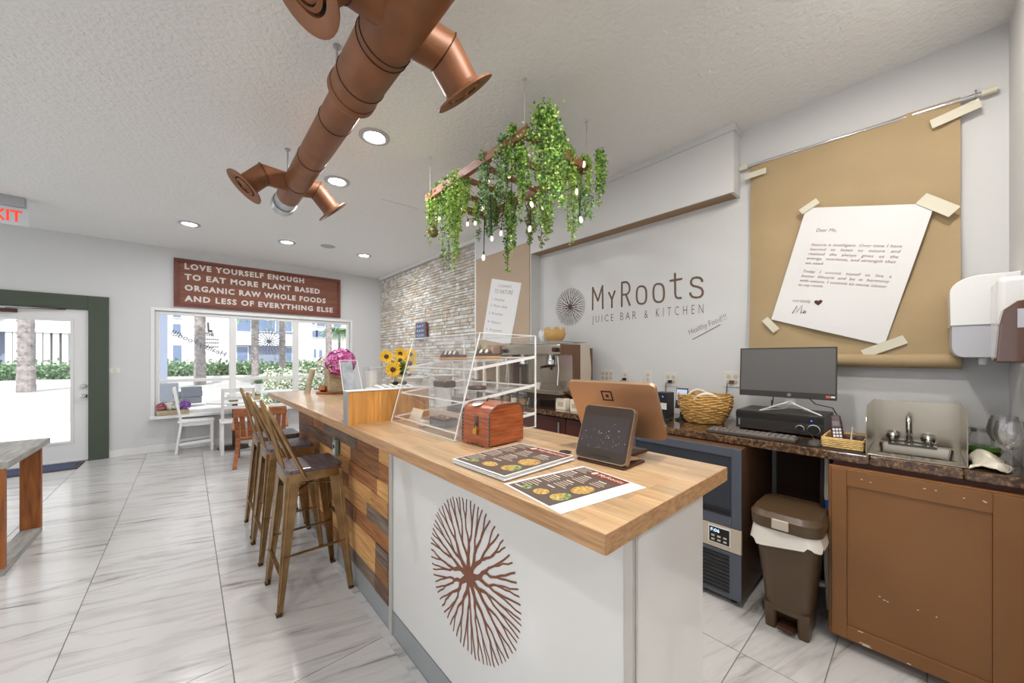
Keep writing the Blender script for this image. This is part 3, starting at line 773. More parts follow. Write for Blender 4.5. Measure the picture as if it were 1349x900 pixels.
def rdir(rnd):
    while True:
        v = Vector((rnd.uniform(-1, 1), rnd.uniform(-1, 1), rnd.uniform(-1, 1)))
        if .1 < v.length < 1: return v.normalized()
vine_group = 'artificial vines trailing from the hanging ladder'
def vine(px, py0, py1, X, rad, n, mats, label, lf=.020, bush=0, seed=1, name='trailing_vine', strands=3):
    """strands hang from the ladder at the X plane; top/bottom set by sight lines"""
    rnd = random.Random(seed); P0 = onX(px, py0, X); P1 = onX(px, py1, X)
    t = thing(name, label, 'hanging plant', P0, group=vine_group)
    st = MB(); fo = MB(); L_ = P0.z - P1.z
    for k in range(strands):
        ox, oy = rnd.uniform(-rad, rad) * .7, rnd.uniform(-rad, rad) * .7
        ll = L_ * (1 if k == 0 else rnd.uniform(.55, .97)); pts = []
        for j in range(9):
            q = j / 8; pts.append(P0 + Vector((ox * min(1, q * 4) + rnd.uniform(-.008, .008), oy * min(1, q * 4) * 1.5 + rnd.uniform(-.008, .008), .045 - (ll + .045) * q)))
        st.tube(pts, .0014, 4)
        m_ = int(n * 1.25) // strands
        for i in range(m_):
            q = rnd.random() ** (1.35 if not bush else 1.6); u = q * 8; j = min(7, int(u)); p = pts[j].lerp(pts[j + 1], u - j)
            d = rdir(rnd); d.z = d.z * .7 - .25; d.normalize()
            rr = rad * (.55 if q < .75 else .3) * (1 + bush * (1 - q)); off = Vector((rnd.gauss(0, .4), rnd.gauss(0, .4), rnd.gauss(0, .3))) * rr
            leaf(fo, p + off, d, rdir(rnd), lf * rnd.uniform(.7, 1.25), lf * .42, rnd.randrange(len(mats)))
    obj('stem', st, M['twine'], t); f = obj('foliage', fo, [M[m_] for m_ in mats], t); f['kind'] = 'stuff'
    return t
G1 = ['leaf1', 'leaf2', 'leafd', 'leaf1']; G2 = ['leaf2', 'leaf1', 'leaf2']; G3 = ['leaf3', 'leaf1', 'leaf3', 'leafd']; G4 = ['leaf4', 'leaf1', 'leaf4', 'leafd']
vine(572, 256, 322, 1.50, .05, 420, G2, 'pale yellow-green vine at the far left end of the ladder', seed=1)
vine(590, 244, 352, 1.51, .07, 1100, G1, 'dense leafy vine second from the left end of the ladder', seed=2, strands=5)
vine(602, 236, 358, 1.51, .045, 650, G2, 'bright green vine with a long thin tail beside the dense left vine', seed=3, strands=4)
vine(636, 212, 290, 1.50, .06, 430, G3, 'blue-green spiky vine over the middle of the left ladder rail', seed=4, strands=5)
vine(662, 190, 268, 1.50, .06, 460, G3, 'blue-green vine nearest left of the tallest green vine', seed=5, strands=5)
vine(686, 196, 290, 1.52, .05, 560, G1, 'mid green vine against the left side of the tallest vine', seed=6, strands=5)
vine(717, 158, 300, 1.52, .10, 1900, G1, 'tallest and thickest green vine at the near corner of the ladder', seed=7, strands=9, bush=.3)
vine(738, 190, 290, 1.75, .06, 620, G1, 'bushy vine right beside the near corner bunch', seed=8, strands=5)
vine(752, 205, 322, 1.95, .05, 520, G2, 'yellow-green vine with a thin tail below the right end bar', seed=9, strands=4)
vine(770, 215, 280, 2.08, .06, 520, G2, 'short yellow-green vine left of the rightmost vine', seed=10, strands=4)
vine(790, 207, 272, 2.14, .045, 520, G1, 'rightmost vine hanging from the ladder corner', seed=11, strands=4)
vine(672, 262, 358, 1.75, .045, 900, G1, 'narrow dark green vine hanging lowest of all beneath the middle', seed=12, strands=4)
vine(655, 255, 300, 1.85, .10, 900, G4, 'olive brown bushy sprig under the middle of the ladder', seed=13, strands=6)
vine(638, 262, 318, 1.7, .06, 550, G3, 'grey-green sprig hanging left of the olive brown one', seed=14, strands=5)
vine(702, 270, 325, 1.85, .05, 450, G4, 'olive sprig hanging between the lowest vine and the tallest vine', seed=15, strands=4)
vine(722, 275, 318, 2.05, .05, 420, G2, 'thin light green sprig below the tallest vine', seed=16, strands=4)
vine(628, 268, 292, 1.95, .06, 300, G2, 'small green clump on the far rail at the left end', seed=17, strands=3)
vine(768, 262, 300, 1.95, .05, 260, G3, 'sparse spiky dark sprig under the right end of the ladder', seed=18, strands=4)
vine(601, 238, 300, 1.50, .085, 1100, G2, 'yellow-green mat of leaves spread over the left end of the rail', seed=21, strands=6)
vine(578, 250, 300, 1.51, .07, 600, G2, 'light green clump at the very left corner of the ladder', seed=22, strands=4)
vine(676, 178, 240, 1.50, .06, 500, G1, 'green tuft on the rail just left of the tallest bunch', seed=25, strands=4)
vine(745, 200, 250, 1.9, .06, 500, G2, 'light green tuft on the right end bar', seed=26, strands=4)
# seed ball
c = onX(570.5, 306, 1.50); rnd = random.Random(5); b = MB()
b.ball(c, .036, 14)
for k in range(260):
    d = rdir(rnd); leaf(b, c + d * .032, (d + rdir(rnd) * .6).normalized(), rdir(rnd), .016, .005)
t = thing('moss_ball', 'brown-green moss ball hanging under the left end of the ladder', 'ornament', c)
obj('ball', b, M['leaf4'], t); obj('cord', MB().tube([c, (c.x, c.y, LZ)], .0015, 5), M['twine'], t)
# bulb string
bs = thing('string_lights', 'string of small clear bulbs with warm glow looped through the ladder', 'string lights', ((LX0 + LX1) / 2, (LY0 + LY1) / 2, LZ - .1))
bulbs = [(579, 288, 1.5, 0), (607, 276, 1.6, 0), (643, 236, 1.55, 0), (616, 294, 1.9, .2), (626, 293, 1.9, 0), (637, 273, 1.55, .5), (672, 229, 1.6, .6), (648, 313, 1.75, 0), (637, 338, 1.6, .1),
         (685, 262, 1.6, 0), (700, 268, 1.65, -.4), (734, 228, 1.8, .5), (738, 263, 1.85, 0), (769, 215, 2.0, 0), (760, 251, 1.9, 0), (765, 288, 1.9, -.2), (673, 312, 1.8, 0), (698, 300, 1.8, .2), (660, 306, 1.85, .1), (716, 270, 1.7, .2)]
prevp = None; wb = MB()
for (x, y, X, tilt) in sorted(bulbs):
    p = onX(x, y, X); R = Matrix.Rotation(tilt, 3, 'X')
    k = obj('bulb', MB().lathe([(.0001, -.030), (.007, -.027), (.012, -.014), (.011, 0), (.006, .012)], p, 10, R=R), M['bulb'], bs, smooth=True)
    top = p + R @ Vector((0, 0, .012))
    obj('socket', MB().tube([top, p + R @ Vector((0, 0, .034))], .0065, 8), M['wire'], k)
    s_ = p + R @ Vector((0, 0, .034))
    if prevp is not None:
        mid = (s_ + prevp) / 2; mid.z = min(LZ, max(s_.z, prevp.z)) + rnd.uniform(-.05, .03)
        pts = []
        for i in range(9):
            q = i / 8; pts.append(prevp * (1 - q) ** 2 + mid * 2 * q * (1 - q) + s_ * q * q)
        wb.tube(pts, .0028, 5)
    prevp = s_
obj('cable', wb, M['wire'], bs)

# ================================================================ BAR STOOLS
def make_stool(label):
    t = thing('bar_stool', label, 'bar stool', (.555, 2.505, 0), group='metal bar stools along the counter')
    SZ = .745; r = .142
    # seat: rounded square of planks
    def rsq(w_, q, n=5):
        out = []
        for cx_, cy_, a0 in ((w_ - q, w_ - q, 0), (-w_ + q, w_ - q, 90), (-w_ + q, -w_ + q, 180), (w_ - q, -w_ + q, 270)):
            for i in range(n + 1): a_ = radians(a0 + 90 * i / n); out.append((cx_ + q * cos(a_), cy_ + q * sin(a_)))
        return out
    obj('seat', MB().prism(rsq(.152, .035), 2, SZ, SZ + .024), M['seatwood'], t, local=True, bevel=.004)
    ap = MB(); pr = rsq(.148, .03)
    n = len(pr); v = [(x, y, SZ - .001) for x, y in pr] + [(x * 1.02, y * 1.02, SZ - .05) for x, y in pr] + [(x * .97, y * .97, SZ - .05) for x, y in pr]
    f = [(i, (i + 1) % n, n + (i + 1) % n, n + i) for i in range(n)] + [(n + i, n + (i + 1) % n, 2 * n + (i + 1) % n, 2 * n + i) for i in range(n)]
    ap.add(v, f); obj('apron', ap, M['brass'], t, local=True, smooth=True)
    for sx in (-1, 1):
        for sy in (-1, 1):
            L = MB(); tp = Vector((sx * .148, sy * .148, SZ - .01)); bt = Vector((sx * .2, sy * .2, .015))
            # folded sheet leg: two tapering plates meeting at the outer edge
            wt, wb_ = .075, .03
            for ax in (0, 1):
                def pt(c, w_, k, th):
                    p = Vector(c); 
                    if ax == 0: p.x -= sx * w_ * k; p.y -= sy * th
                    else: p.y -= sy * w_ * k; p.x -= sx * th
                    return p
                vv = [pt(tp, wt, 0, 0), pt(tp, wt, 1, .006), pt(bt, wb_, 1, .006), pt(bt, wb_, 0, 0), pt(tp, wt, 0, .004), pt(tp, wt, 1, .010), pt(bt, wb_, 1, .010), pt(bt, wb_, 0, .004)]
                L.add(vv, [(0, 1, 2, 3), (7, 6, 5, 4), (0, 4, 5, 1), (1, 5, 6, 2), (2, 6, 7, 3), (3, 7, 4, 0)])
            # rolled rib along the plate
            L.tube([tp + Vector((-sx * .02, -sy * .003, -.03)), bt + Vector((-sx * .012, -sy * .003, .05))], .004, 6)
            lg = obj('leg', L, M['brass'], t, local=True)
            obj('foot_cap', MB().taper((bt.x - sx * .013, bt.y - sy * .013, 0), (.026, .026), (bt.x - sx * .012, bt.y - sy * .012, .018), (.032, .032)), M['darkbrown'], lg, local=True, bevel=.003)
    def lp(sx, sy, z):
        q = (SZ - z) / SZ; return Vector((sx * (.142 + .05 * q), sy * (.142 + .05 * q), z))
    for (a_, e_, z) in (((-1, -1), (1, -1), .30), ((-1, 1), (1, 1), .30), ((-1, -1), (-1, 1), .22), ((1, -1), (1, 1), .40)):
        obj('footrail', MB().bar(lp(*a_, z), lp(*e_, z), .022, .006, up=(0, 0, 1)), M['brass'], t, local=True)
    br = MB(); br.bar(lp(-1, -1, .62), lp(1, 1, .66), .014, .004); br.bar(lp(-1, 1, .62), lp(1, -1, .655), .014, .004); obj('cross_brace', br, M['brass'], t, local=True)
    # hooped back, leaning away from the counter
    def bp(y, z): return Vector((-.135 - (z - SZ) * .26, y, z))
    def bh(y, z): return Vector((-.065 - (z - SZ) * .43, y, z))
    pts = [bh(-.155, SZ - .03)]; zt_ = 1.155; 
    for i in range(1, 5): pts.append(bh(-.155 + .005 * i, SZ + .06 * i))
    for i in range(0, 13):
        a_ = pi - pi * i / 12; pts.append(bh(cos(a_) * .125, 1.03 + sin(a_) * (zt_ - 1.03)))
    for i in range(4, 0, -1): pts.append(bh(.155 - .005 * i, SZ + .06 * i))
    pts.append(bh(.155, SZ - .03))
    obj('back_hoop', MB().tube(pts, .0105, 8), M['brass'], t, local=True, smooth=True)
    for y0_, y1_ in ((-.075, -.05), (-.025, -.017), (.025, .017), (.075, .05)):
        zz = 1.03 + math.sqrt(max(0, 1 - (y1_ / .125) ** 2)) * (zt_ - 1.03)
        obj('back_slat', MB().tube([Vector((-.135, y0_, SZ - .01)), bh(y1_, zz)], .0058, 8), M['brass'], t, local=True)
    return t
st = make_stool('nearest metal bar stool with dark wood seat, its foot by the white panel')
dup(st, (.553, 3.16, 0), 0, 'middle one of the three metal bar stools')
dup(st, (.560, 3.655, 0), 0, 'farthest metal bar stool, next to the brown wooden lounge chair')
# ================================================================ SEATING BY THE WINDOW
def white_chair(loc, rz, label, slats):
    """+x is forward; back at -x"""
    t = thing('white_chair', label, 'chair', loc, rz, group='white wooden chairs by the window')
    W, D, SZ = .20, .40, .455
    obj('seat', MB().box(-.02, D, -W, W, SZ, SZ + .022), M['white'], t, local=True, bevel=.004)
    b = MB()
    for s_ in (-1, 1): b.box(.02, D - .02, s_ * (W - .03) - .01, s_ * (W - .03) + .01, SZ - .055, SZ)
    b.box(D - .04, D - .02, -W + .03, W - .03, SZ - .055, SZ); obj('apron', b, M['white'], t, local=True)
    for s_ in (-1, 1):
        y = s_ * (W - .02)
        b = MB(); b.bar((-.035, y, 0), (.025, y, SZ + .02), .036, .03, up=(1, 0, 0)); b.bar((.025, y, SZ), (-.06, y, .97), .036, .03, up=(1, 0, 0)); obj('back_post', b, M['white'], t, local=True, bevel=.003)
        obj('leg', MB().box(D - .045, D - .01, y - .017, y + .017, 0, SZ), M['white'], t, local=True, bevel=.003)
        obj('stretcher', MB().bar((-.005, y, .14), (D - .03, y, .16), .018, .04, up=(0, 0, 1)), M['white'], t, local=True)
    for z, h_ in slats:
        x = .025 - .085 * (z - SZ) / .515
        obj('back_slat', MB().cbox((x, 0, z), (.016, 2 * W - .06, h_)), M['white'], t, local=True, bevel=.002)
    return t
white_chair((-.10, 7.39, 0), 0, 'white wooden chair seen from the side, left one under the window', ((.93, .06), (.78, .05), (.64, .05)))
white_chair((.55, 6.72, 0), pi / 2, 'white wooden chair with its slatted back turned to the room', ((.94, .055), (.82, .05), (.685, .045)))
t = thing('cafe_table', 'small round white cafe table on a dark brown pedestal', 'table', (.55, 7.2, 0))
obj('tabletop', MB().lathe([(.0001, .712), (.33, .712), (.345, .72), (.345, .735), (.0001, .735)], (.55, 7.2, 0), 36), M['white'], t, smooth=True)
obj('pole', MB().lathe([(.035, .02), (.035, .70), (.09, .711), (.0001, .712)], (.55, 7.2, 0), 16), M['darkbrown'], t, smooth=True)
obj('base', MB().lathe([(.22, 0), (.22, .012), (.05, .035), (.036, .04)], (.55, 7.2, 0), 32), M['darkbrown'], t, smooth=True)
t = thing('tissue_box', 'small olive box on the cafe table behind the slatted chair', 'box', (.52, 7.1, .735))
obj('box', MB().box(.47, .58, 7.05, 7.17, .7355, .80), mat('olive_box', '6F6A48', .6), t, bevel=.004)
def blossom(mb, c, r, n, rnd, mi=0, pet=.02):
    for k in range(n):
        d = rdir(rnd); d.z = abs(d.z) * 1.0 if rnd.random() < .7 else d.z; p = Vector(c) + d * r * rnd.uniform(.78, 1)
        a_ = d.orthogonal().normalized(); b_ = d.cross(a_)
        for q in range(4):
            th = q * pi / 2 + rnd.random() * .4; dd = (a_ * cos(th) + b_ * sin(th)) * .9 + d * .35
            leaf(mb, p, dd.normalized(), d, pet, pet * .45, mi)
def planter(name, label, c, sx, sy, sz, flowers, wm, seed):
    rnd = random.Random(seed); x, y, z = c
    t = thing(name, label, 'flower box', c)
    b = MB(); b.box(x - sx / 2, x + sx / 2, y - sy / 2, y - sy / 2 + .01, z, z + sz); b.box(x - sx / 2, x + sx / 2, y + sy / 2 - .01, y + sy / 2, z, z + sz)
    b.box(x - sx / 2, x - sx / 2 + .01, y - sy / 2 + .01, y + sy / 2 - .01, z, z + sz); b.box(x + sx / 2 - .01, x + sx / 2, y - sy / 2 + .01, y + sy / 2 - .01, z, z + sz); b.box(x - sx / 2 + .01, x + sx / 2 - .01, y - sy / 2 + .01, y + sy / 2 - .01, z, z + .01)
    obj('box', b, wm, t, bevel=.002)
    for fx, fy, fz, r, m_ in flowers:
        f = MB(); p = Vector((x + fx, y + fy, z + fz)); f.ball(p, r * .75, 10); blossom(f, p, r, 110, rnd, 0, r * .36)
        o = obj('flower_head', f, M[m_], t)
    lv = MB()
    for k in range(60):
        d = rdir(rnd); d.z = abs(d.z) * .5; leaf(lv, Vector((x + rnd.uniform(-sx, sx) * .42, y + rnd.uniform(-sy, sy) * .3, z + sz)), d, rdir(rnd), .04, .014)
    o = obj('leaves', lv, M['leafd'], t); o['kind'] = 'stuff'
    return t
planter('window_flower_box', 'wooden crate of rose, white and purple flowers on the window sill', (-.17, YF - .075, WZ0), .36, .12, .075,
        [(-.125, -.01, .115, .062, 'dusty'), (-.03, 0, .13, .06, 'whitepetal'), (.05, .01, .12, .05, 'whitepetal'), (.13, -.01, .13, .066, 'lilac')], M['boxwood'], 3)
planter('table_flower_box', 'brown box with white and yellow flowers behind the bar stools', (.80, 7.2, .735), .15, .12, .07,
        [(-.05, 0, .09, .03, 'whitepetal'), (0, 0, .10, .03, 'yellow'), (.05, 0, .09, .03, 'whitepetal')], M['boxwood'], 4)
# brown lounge chair seen from behind
lc = thing('lounge_chair', 'brown wooden lounge chair with slanted slat back behind the bar stools', 'chair', (.82, 5.9, 0))
M2 = Matrix.Translation((.72, 5.84, 0)) @ Matrix.Rotation(radians(-8), 4, 'Z')
def lb(): b = MB(); b.T = M2; return b
# local: x across, y forward (away from the camera)
for s_ in (-1, 1):
    b = lb(); b.bar((s_ * .27, -.04, .73), (s_ * .25, .12, .34), .045, .03, up=(0, 1, 0)); b.bar((s_ * .25, .12, .36), (s_ * .25, .08, .22), .05, .03, up=(0, 1, 0)); b.bar((s_ * .25, .09, .24), (s_ * .27, -.12, 0), .045, .028, up=(0, 1, 0))
    obj('rear_leg', b, M['teak'], lc, bevel=.006)
    b = lb(); b.bar((s_ * .27, .55, 0), (s_ * .28, .60, .50), .045, .028, up=(0, 1, 0)); obj('front_leg', b, M['teak'], lc, bevel=.006)
    b = lb(); b.bar((s_ * .29, .05, .47), (s_ * .31, .66, .55), .05, .024); obj('armrest', b, M['teak'], lc, bevel=.006)
b = lb(); b.cbox((0, -.035, .70), (.58, .03, .11)); obj('top_rail', b, M['teak'], lc, bevel=.012)
for k in range(6):
    x = -.2 + .08 * k; b = lb(); b.bar((x, -.03, .67), (x * .95, .12, .36), .055, .014, up=(0, 1, 0)); obj('back_slat', b, M['teak'], lc, bevel=.003)
b = lb(); b.bar((0, .12, .33), (0, .60, .38), .50, .04); obj('seat', b, M['teak'], lc, bevel=.01)
# thick low wooden table at the left edge
t = thing('plank_table', 'grey-topped wooden table on boxy plank frame at the left edge of the picture', 'table', (-1.3, 4.4, 0))
for k in range(4): obj('top_plank', MB().box(-1.70 + .209 * k, -1.70 + .209 * (k + 1) - .003, 3.92, 4.87, .69, .735), M['greytop'], t, bevel=.002)
for x in (-.99, -1.62):
    for y in (3.925, 4.70): obj('leg', MB().box(x, x + .105, y, y + .045, .045, .69), M['legwood'], t, bevel=.002)
    obj('floor_runner', MB().box(x, x + .105, 3.925, 4.745, 0, .045), M['greytop'], t, bevel=.002)

# ================================================================ RIGHT WALL: PAPER, LETTER, LOGO
XW = XR
t = thing('kraft_paper_sheet', 'big brown kraft paper sheet taped and hung on the wall above the sink', 'paper banner', (XW, .35, 2.05))
rnd = random.Random(9); ny, nz = 16, 22; y0, y1, z0, z1 = -.135, .83, 1.42, 2.785; v = []; f = []
for j in range(nz + 1):
    for i in range(ny + 1):
        q = j / nz; y = y0 + (y1 - y0) * i / ny; zz = z0 + (z1 - z0) * q
        x = XW - .035 - .012 * sin(i * .5 + q * 3) * (1 - q) - .02 * (1 - q) ** 3 + (.0 if i < ny else .012)
        if i <= 3: x += .008 * sin(q * 14 + i)
        v.append((x, y, zz))
n_ = (ny + 1)
for j in range(nz):
    for i in range(ny): f.append((j * n_ + i, j * n_ + i + 1, (j + 1) * n_ + i + 1, (j + 1) * n_ + i))
b = MB(); b.add(v, f); obj('sheet', b, M['kraft'], t, smooth=True)
b = MB(); b.tube([(XW - .055, y0, 1.385), (XW - .06, .4, 1.39), (XW - .055, y1, 1.43)], .04, 18); obj('bottom_roll', b, M['kraft'], t, smooth=True)
t = thing('curtain_rod', 'thin silver rod with capped end carrying the kraft paper', 'rod', (XW, .3, 2.77))
obj('rod', MB().tube([(XW - .03, -.22, 2.762), (XW - .03, .86, 2.80)], .011, 12), M['chrome'], t, smooth=True)
for y, z_ in ((-.232, 2.762), (.866, 2.80)): obj('end_cap', MB().tube([(XW - .03, y - .02, z_), (XW - .03, y + .03, z_)], .016, 12), M['tape'], t, smooth=True)
obj('hook', MB().tube([(XW, -.185, 2.80), (XW - .03, -.185, 2.79), (XW - .045, -.185, 2.765), (XW - .03, -.185, 2.745)], .004, 6), M['chrome'], t)
def tape(c, ang, L_=.12, w_=.035, X=XW - .06, label=''):
    t = thing('masking_tape', label, 'tape', c, group='strips of masking tape on the kraft paper')
    u = Vector((0, -cos(ang), sin(ang))); q = Vector((0, sin(ang), cos(ang)))
    c = Vector(c); P = [c + u * (a_ * L_ / 2) + q * (b_ * w_ / 2) for a_, b_ in ((-1, -1), (1, -1), (1, 1), (-1, 1))]
    obj('strip', MB().slab(P, (-.0012, 0, 0)), M['tape'], t)
XL_ = XW - .072
def LP(x, y, X=XL_): return onX(x, y, X)
TL, TR_, BR, BL = LP(1062, 274), LP(1232, 268), LP(1165, 455), LP(1016, 421)
t = thing('letter_poster', 'tilted white letter sheet beginning Dear Me taped on the kraft paper', 'poster', (XW - .08, .33, 1.9))
obj('sheet', MB().slab([BL, BR, TR_, TL], (.0015, 0, 0)), M['paper'], t)
b = MB(); nx = (-1, 0, 0); XT = XL_ - .0012
def lt(body, x0, y0_, x1, y1_, h_=.017):
    A = LP(1040 + x0 / 4.735, 260 + y0_ / 4.735, XT); B = LP(1040 + x1 / 4.735, 260 + y1_ / 4.735, XT)
    txt(b, body, A, B, h_, nx, shear=.18, space=1.05)
lt('Dear Me,', 165, 215, 292, 215, .021)
lt('Nature is intelligent. Over time I have', 135, 303, 700, 314)
lt('learned   to   listen   to   nature   and', 127, 331, 690, 347)
lt('realized   she   always   gives   us   the', 117, 359, 677, 381)
lt('energy,  nutrients, and strength that', 107, 387, 662, 412)
lt('we need.', 98, 417, 212, 422)
lt('Today   I   commit   myself   to   live   a', 84, 468, 634, 503)
lt('better  lifestyle  and  be  in  harmony', 74, 497, 622, 534)
lt('with nature. I commit to move closer', 64, 525, 606, 566)
lt('to my roots.', 54, 553, 210, 562)
lt('cordially', 20, 650, 132, 660, .019)
obj('lettering', b, M['ink'], t)
b = MB(); c = LP(1078, 398.5, XT); hp = []
for k in range(24):
    a_ = 2 * pi * k / 24; hp.append(c + Vector((0, -16 * sin(a_) ** 3, 13 * cos(a_) - 5 * cos(2 * a_) - 2 * cos(3 * a_) - cos(4 * a_))) * .0013)
b.add(hp, [tuple(range(24))]); 
sg = [(1044, 413), (1050, 403), (1049, 412), (1057, 402), (1055, 413), (1060, 411)]
ribbon(b, [LP(x, y, XT) for x, y in sg], .005, nx); ribbon(b, [LP(x, y, XT) for x, y in ((1058, 412), (1060, 409), (1062, 411), (1060, 413), (1058, 412))], .004, nx)
obj('heart_and_signature', b, mat('dark_ink', '4A2A22', .7), t)
for (x, y, a_, L_, w_, l_) in ((1066, 272, .5, .10, .04, 'tape at the top left corner of the white letter'), (1235, 270, -.75, .16, .06, 'tape at the top right corner of the white letter'),
                         (1015, 428, -.9, .11, .045, 'tape at the lower left corner of the white letter'), (1164, 457, .45, .19, .05, 'tape at the bottom right corner of the white letter')):
    tape(onX(x, y, XW - .077), a_, L_, w_, label=l_)
tape(onX(1258, 150, XW - .052), .2, .17, .05, label='tape holding the kraft paper at its top right corner'); tape(onX(995, 229, XW - .058), .0, .13, .04, label='tape holding the kraft paper at its top left corner')
# far kraft board with handwritten list, on the pillar
t = thing('far_kraft_banner', 'brown paper banner on the white pillar left of the wall logo', 'paper banner', (PX, 3.5, 2))
obj('sheet', MB().box(PX - .012, PX - .002, 2.985, 4.02, 1.0, 2.74), M['kraft2'], t)
XB = PX - .016
P = [onX(x, y, XB) for x, y in ((637, 438), (674, 445), (687, 373), (648, 367))]
P[0] = onX(635, 447, XB); P[1] = onX(672, 455, XB)
t = thing('handwritten_list', 'tilted white sheet with handwritten numbered list on the far brown banner', 'poster', XB and (XB, 3.5, 2.0))
obj('sheet', MB().slab(P, (.0015, 0, 0)), M['paper'], t)
b = MB(); xt = XB - .001
def hp_(body, x0, y0_, x1, y1_, h_): txt(b, body, onX(490 + x0 / 3.748, 320 + y0_ / 3.748, xt), onX(490 + x1 / 3.748, 320 + y1_ / 3.748, xt), h_, nx, shear=.15, offset=0)
hp_('COMMIT', 625, 218, 690, 224, .03); hp_('TO NATURE', 605, 247, 695, 256, .05)
hp_('1. Healthy', 592, 282, 655, 290, .03); hp_('2. Move daily', 583, 312, 668, 324, .03); hp_('3. Breathe', 576, 350, 645, 360, .03); hp_('4. Nature', 570, 392, 635, 402, .03); hp_('5. Purpose', 562, 432, 640, 440, .03)
obj('lettering', b, mat('pencil_grey', '9A8E88', .8), t)
# wall logo
t = thing('wall_logo', 'brown painted shop name with round roots emblem on the right wall', 'logo', (XW, 1.9, 2.0))
b = MB(); xq = XW - .0015
roots_logo(b, onX(751, 404.5, xq), .205, (0, -1, 0), (0, 0, 1), nx, 17, .085, depth=4, trunks=10, amin=.09)
obj('roots_emblem', b, M['wallemblem'], t)
b = MB()
def Q(x, y): return onX(700 + x / 4.996, 350 + y / 4.996, xq)
def st_(pts, w_=.018, closed=False): ribbon(b, [Q(*p) for p in pts], w_, nx, closed=closed)
def st2(pts): # straight strokes one by one so the corners stay full
    for a_, e_ in zip(pts, pts[1:]):
        ribbon(b, [Q(*a_), Q(*e_)], .019, nx)
    for a_ in pts: c = Q(*a_); RC[0] += 1; c.x -= .0007 + .00001 * (RC[0] % 29); b.add([c + Vector((0, cos(k * pi / 4), sin(k * pi / 4))) * .0095 for k in range(8)], [tuple(range(8))])
st2([(403, 290), (404, 145), (438, 232), (468, 133), (470, 282)])
st2([(510, 178), (530, 222), (549, 168)]); st2([(530, 222), (530, 275)])
st2([(595, 268), (596, 112), (622, 108)]); st2([(597, 192), (622, 190)]); st2([(622, 190), (648, 260)])
st_([(620, 108)] + [(622 + 25 * sin(pi * k / 10), 149 - 41 * cos(pi * k / 10)) for k in range(11)] + [(620, 190)])
def rr_(cx_, cy_, rx, ry): return [(cx_ + rx * (abs(cos(a_)) ** .75) * (1 if cos(a_) > 0 else -1), cy_ + ry * (abs(sin(a_)) ** .75) * (1 if sin(a_) > 0 else -1)) for a_ in [2 * pi * k / 28 for k in range(28)]]
st_(rr_(725, 194, 32, 58), closed=True); st_(rr_(838, 180, 35, 60), closed=True)
st2([(915, 100), (988, 88)]); st_([(945, 48), (947, 185), (951, 205), (962, 214), (990, 213)])
st_([(1125, 108), (1122, 92), (1108, 80), (1085, 78), (1062, 84), (1051, 102), (1052, 122), (1066, 134), (1095, 140), (1118, 150), (1128, 168), (1126, 190), (1112, 206), (1085, 211), (1060, 206), (1047, 190), (1046, 176)])
obj('name_letters', b, M['wlogo'], t)
b = MB()
txt(b, 'JUICE', Q(399, 376), Q(540, 364), .07, nx, offset=-.012, space=1.5)
txt(b, 'BAR', Q(586, 360), Q(690, 351), .075, nx, offset=-.012, space=1.5)
txt(b, '&', Q(742, 347), Q(766, 345), .075, nx, offset=-.012)
txt(b, 'KITCHEN', Q(820, 338), Q(1132, 314), .078, nx, offset=-.014, space=1.9)
obj('subtitle_letters', b, M['wlogo'], t)
b = MB(); txt(b, 'Healthy Food!!!', Q(1042, 455), Q(1290, 350), .045, nx, shear=.1, offset=-.012); ribbon(b, [Q(1060, 487), Q(1245, 388)], .006, nx)
obj('tagline', b, M['wlogo'], t)
# small picture on the stone wall
c = onX(556, 436, 3.03)
t = thing('small_picture', 'small blue-grey print on a wood block fixed to the stone wall', 'picture', c)
obj('block', MB().box(XR - .085, XR - .055, c.y - .2, c.y + .17, c.z - .16, c.z + .14), M['chest'], t)
b = MB().box(XR - .087, XR - .0852, c.y - .2, c.y + .17, c.z - .16, c.z + .14); obj('print', b, M['bluegrey'], t)
b = MB()
for k, s_ in enumerate(('EAT', 'RAW', 'FOOD')): txt(b, s_, (XR - .0875, c.y + .12, c.z + .06 - .08 * k), (XR - .0875, c.y - .14, c.z + .06 - .08 * k), .04, nx)
obj('lettering', b, M['signwhite'], t)
# dispensers on the alcove wall
t = thing('paper_towel_dispenser', 'white rounded towel dispenser with frosted lower window on the end wall', 'dispenser', (2.85, YA, 1.55))
def prof(y1_, z0_, z1_, r): # outline in y,z, back on the wall
    pts = [(YA + .001, z0_)]
    for k in range(6): a_ = -pi / 2 + pi / 2 * k / 5; pts.append((y1_ - r * .6 + r * .6 * cos(a_), z0_ + r * .9 + r * .9 * sin(a_)))
    for k in range(8): a_ = pi / 2 * k / 7; pts.append((y1_ - r * 1.3 + r * 1.3 * cos(a_), z1_ - r + r * sin(a_)))
    pts.append((YA + .001, z1_)); return pts
obj('upper_cover', MB().prism([(YA + .001, 1.555), (-.090, 1.555)] + prof(-.088, 1.4, 1.785, .07)[7:], 0, 2.72, 3.02), M['dispwhite'], t, bevel=.004)
obj('lower_window', MB().prism([p for p in prof(-.094, 1.405, 1.785, .06) if p[1] < 1.55] [:7] + [(-.094, 1.5545), (YA + .001, 1.5545)], 0, 2.725, 3.015), M['frost'], t, bevel=.003)
obj('nozzle', MB().lathe([(.012, 0), (.014, .03)], (2.8, -.19, 1.372), 10), M['dispwhite'], t)
t = thing('soap_dispenser', 'smoked brown and white dispenser at the right edge of the picture', 'dispenser', (2.42, YA, 1.5))
obj('back_box', MB().box(2.38, 2.60, YA, -.196, 1.385, 1.72), M['dispwhite'], t, bevel=.02, seg=4)
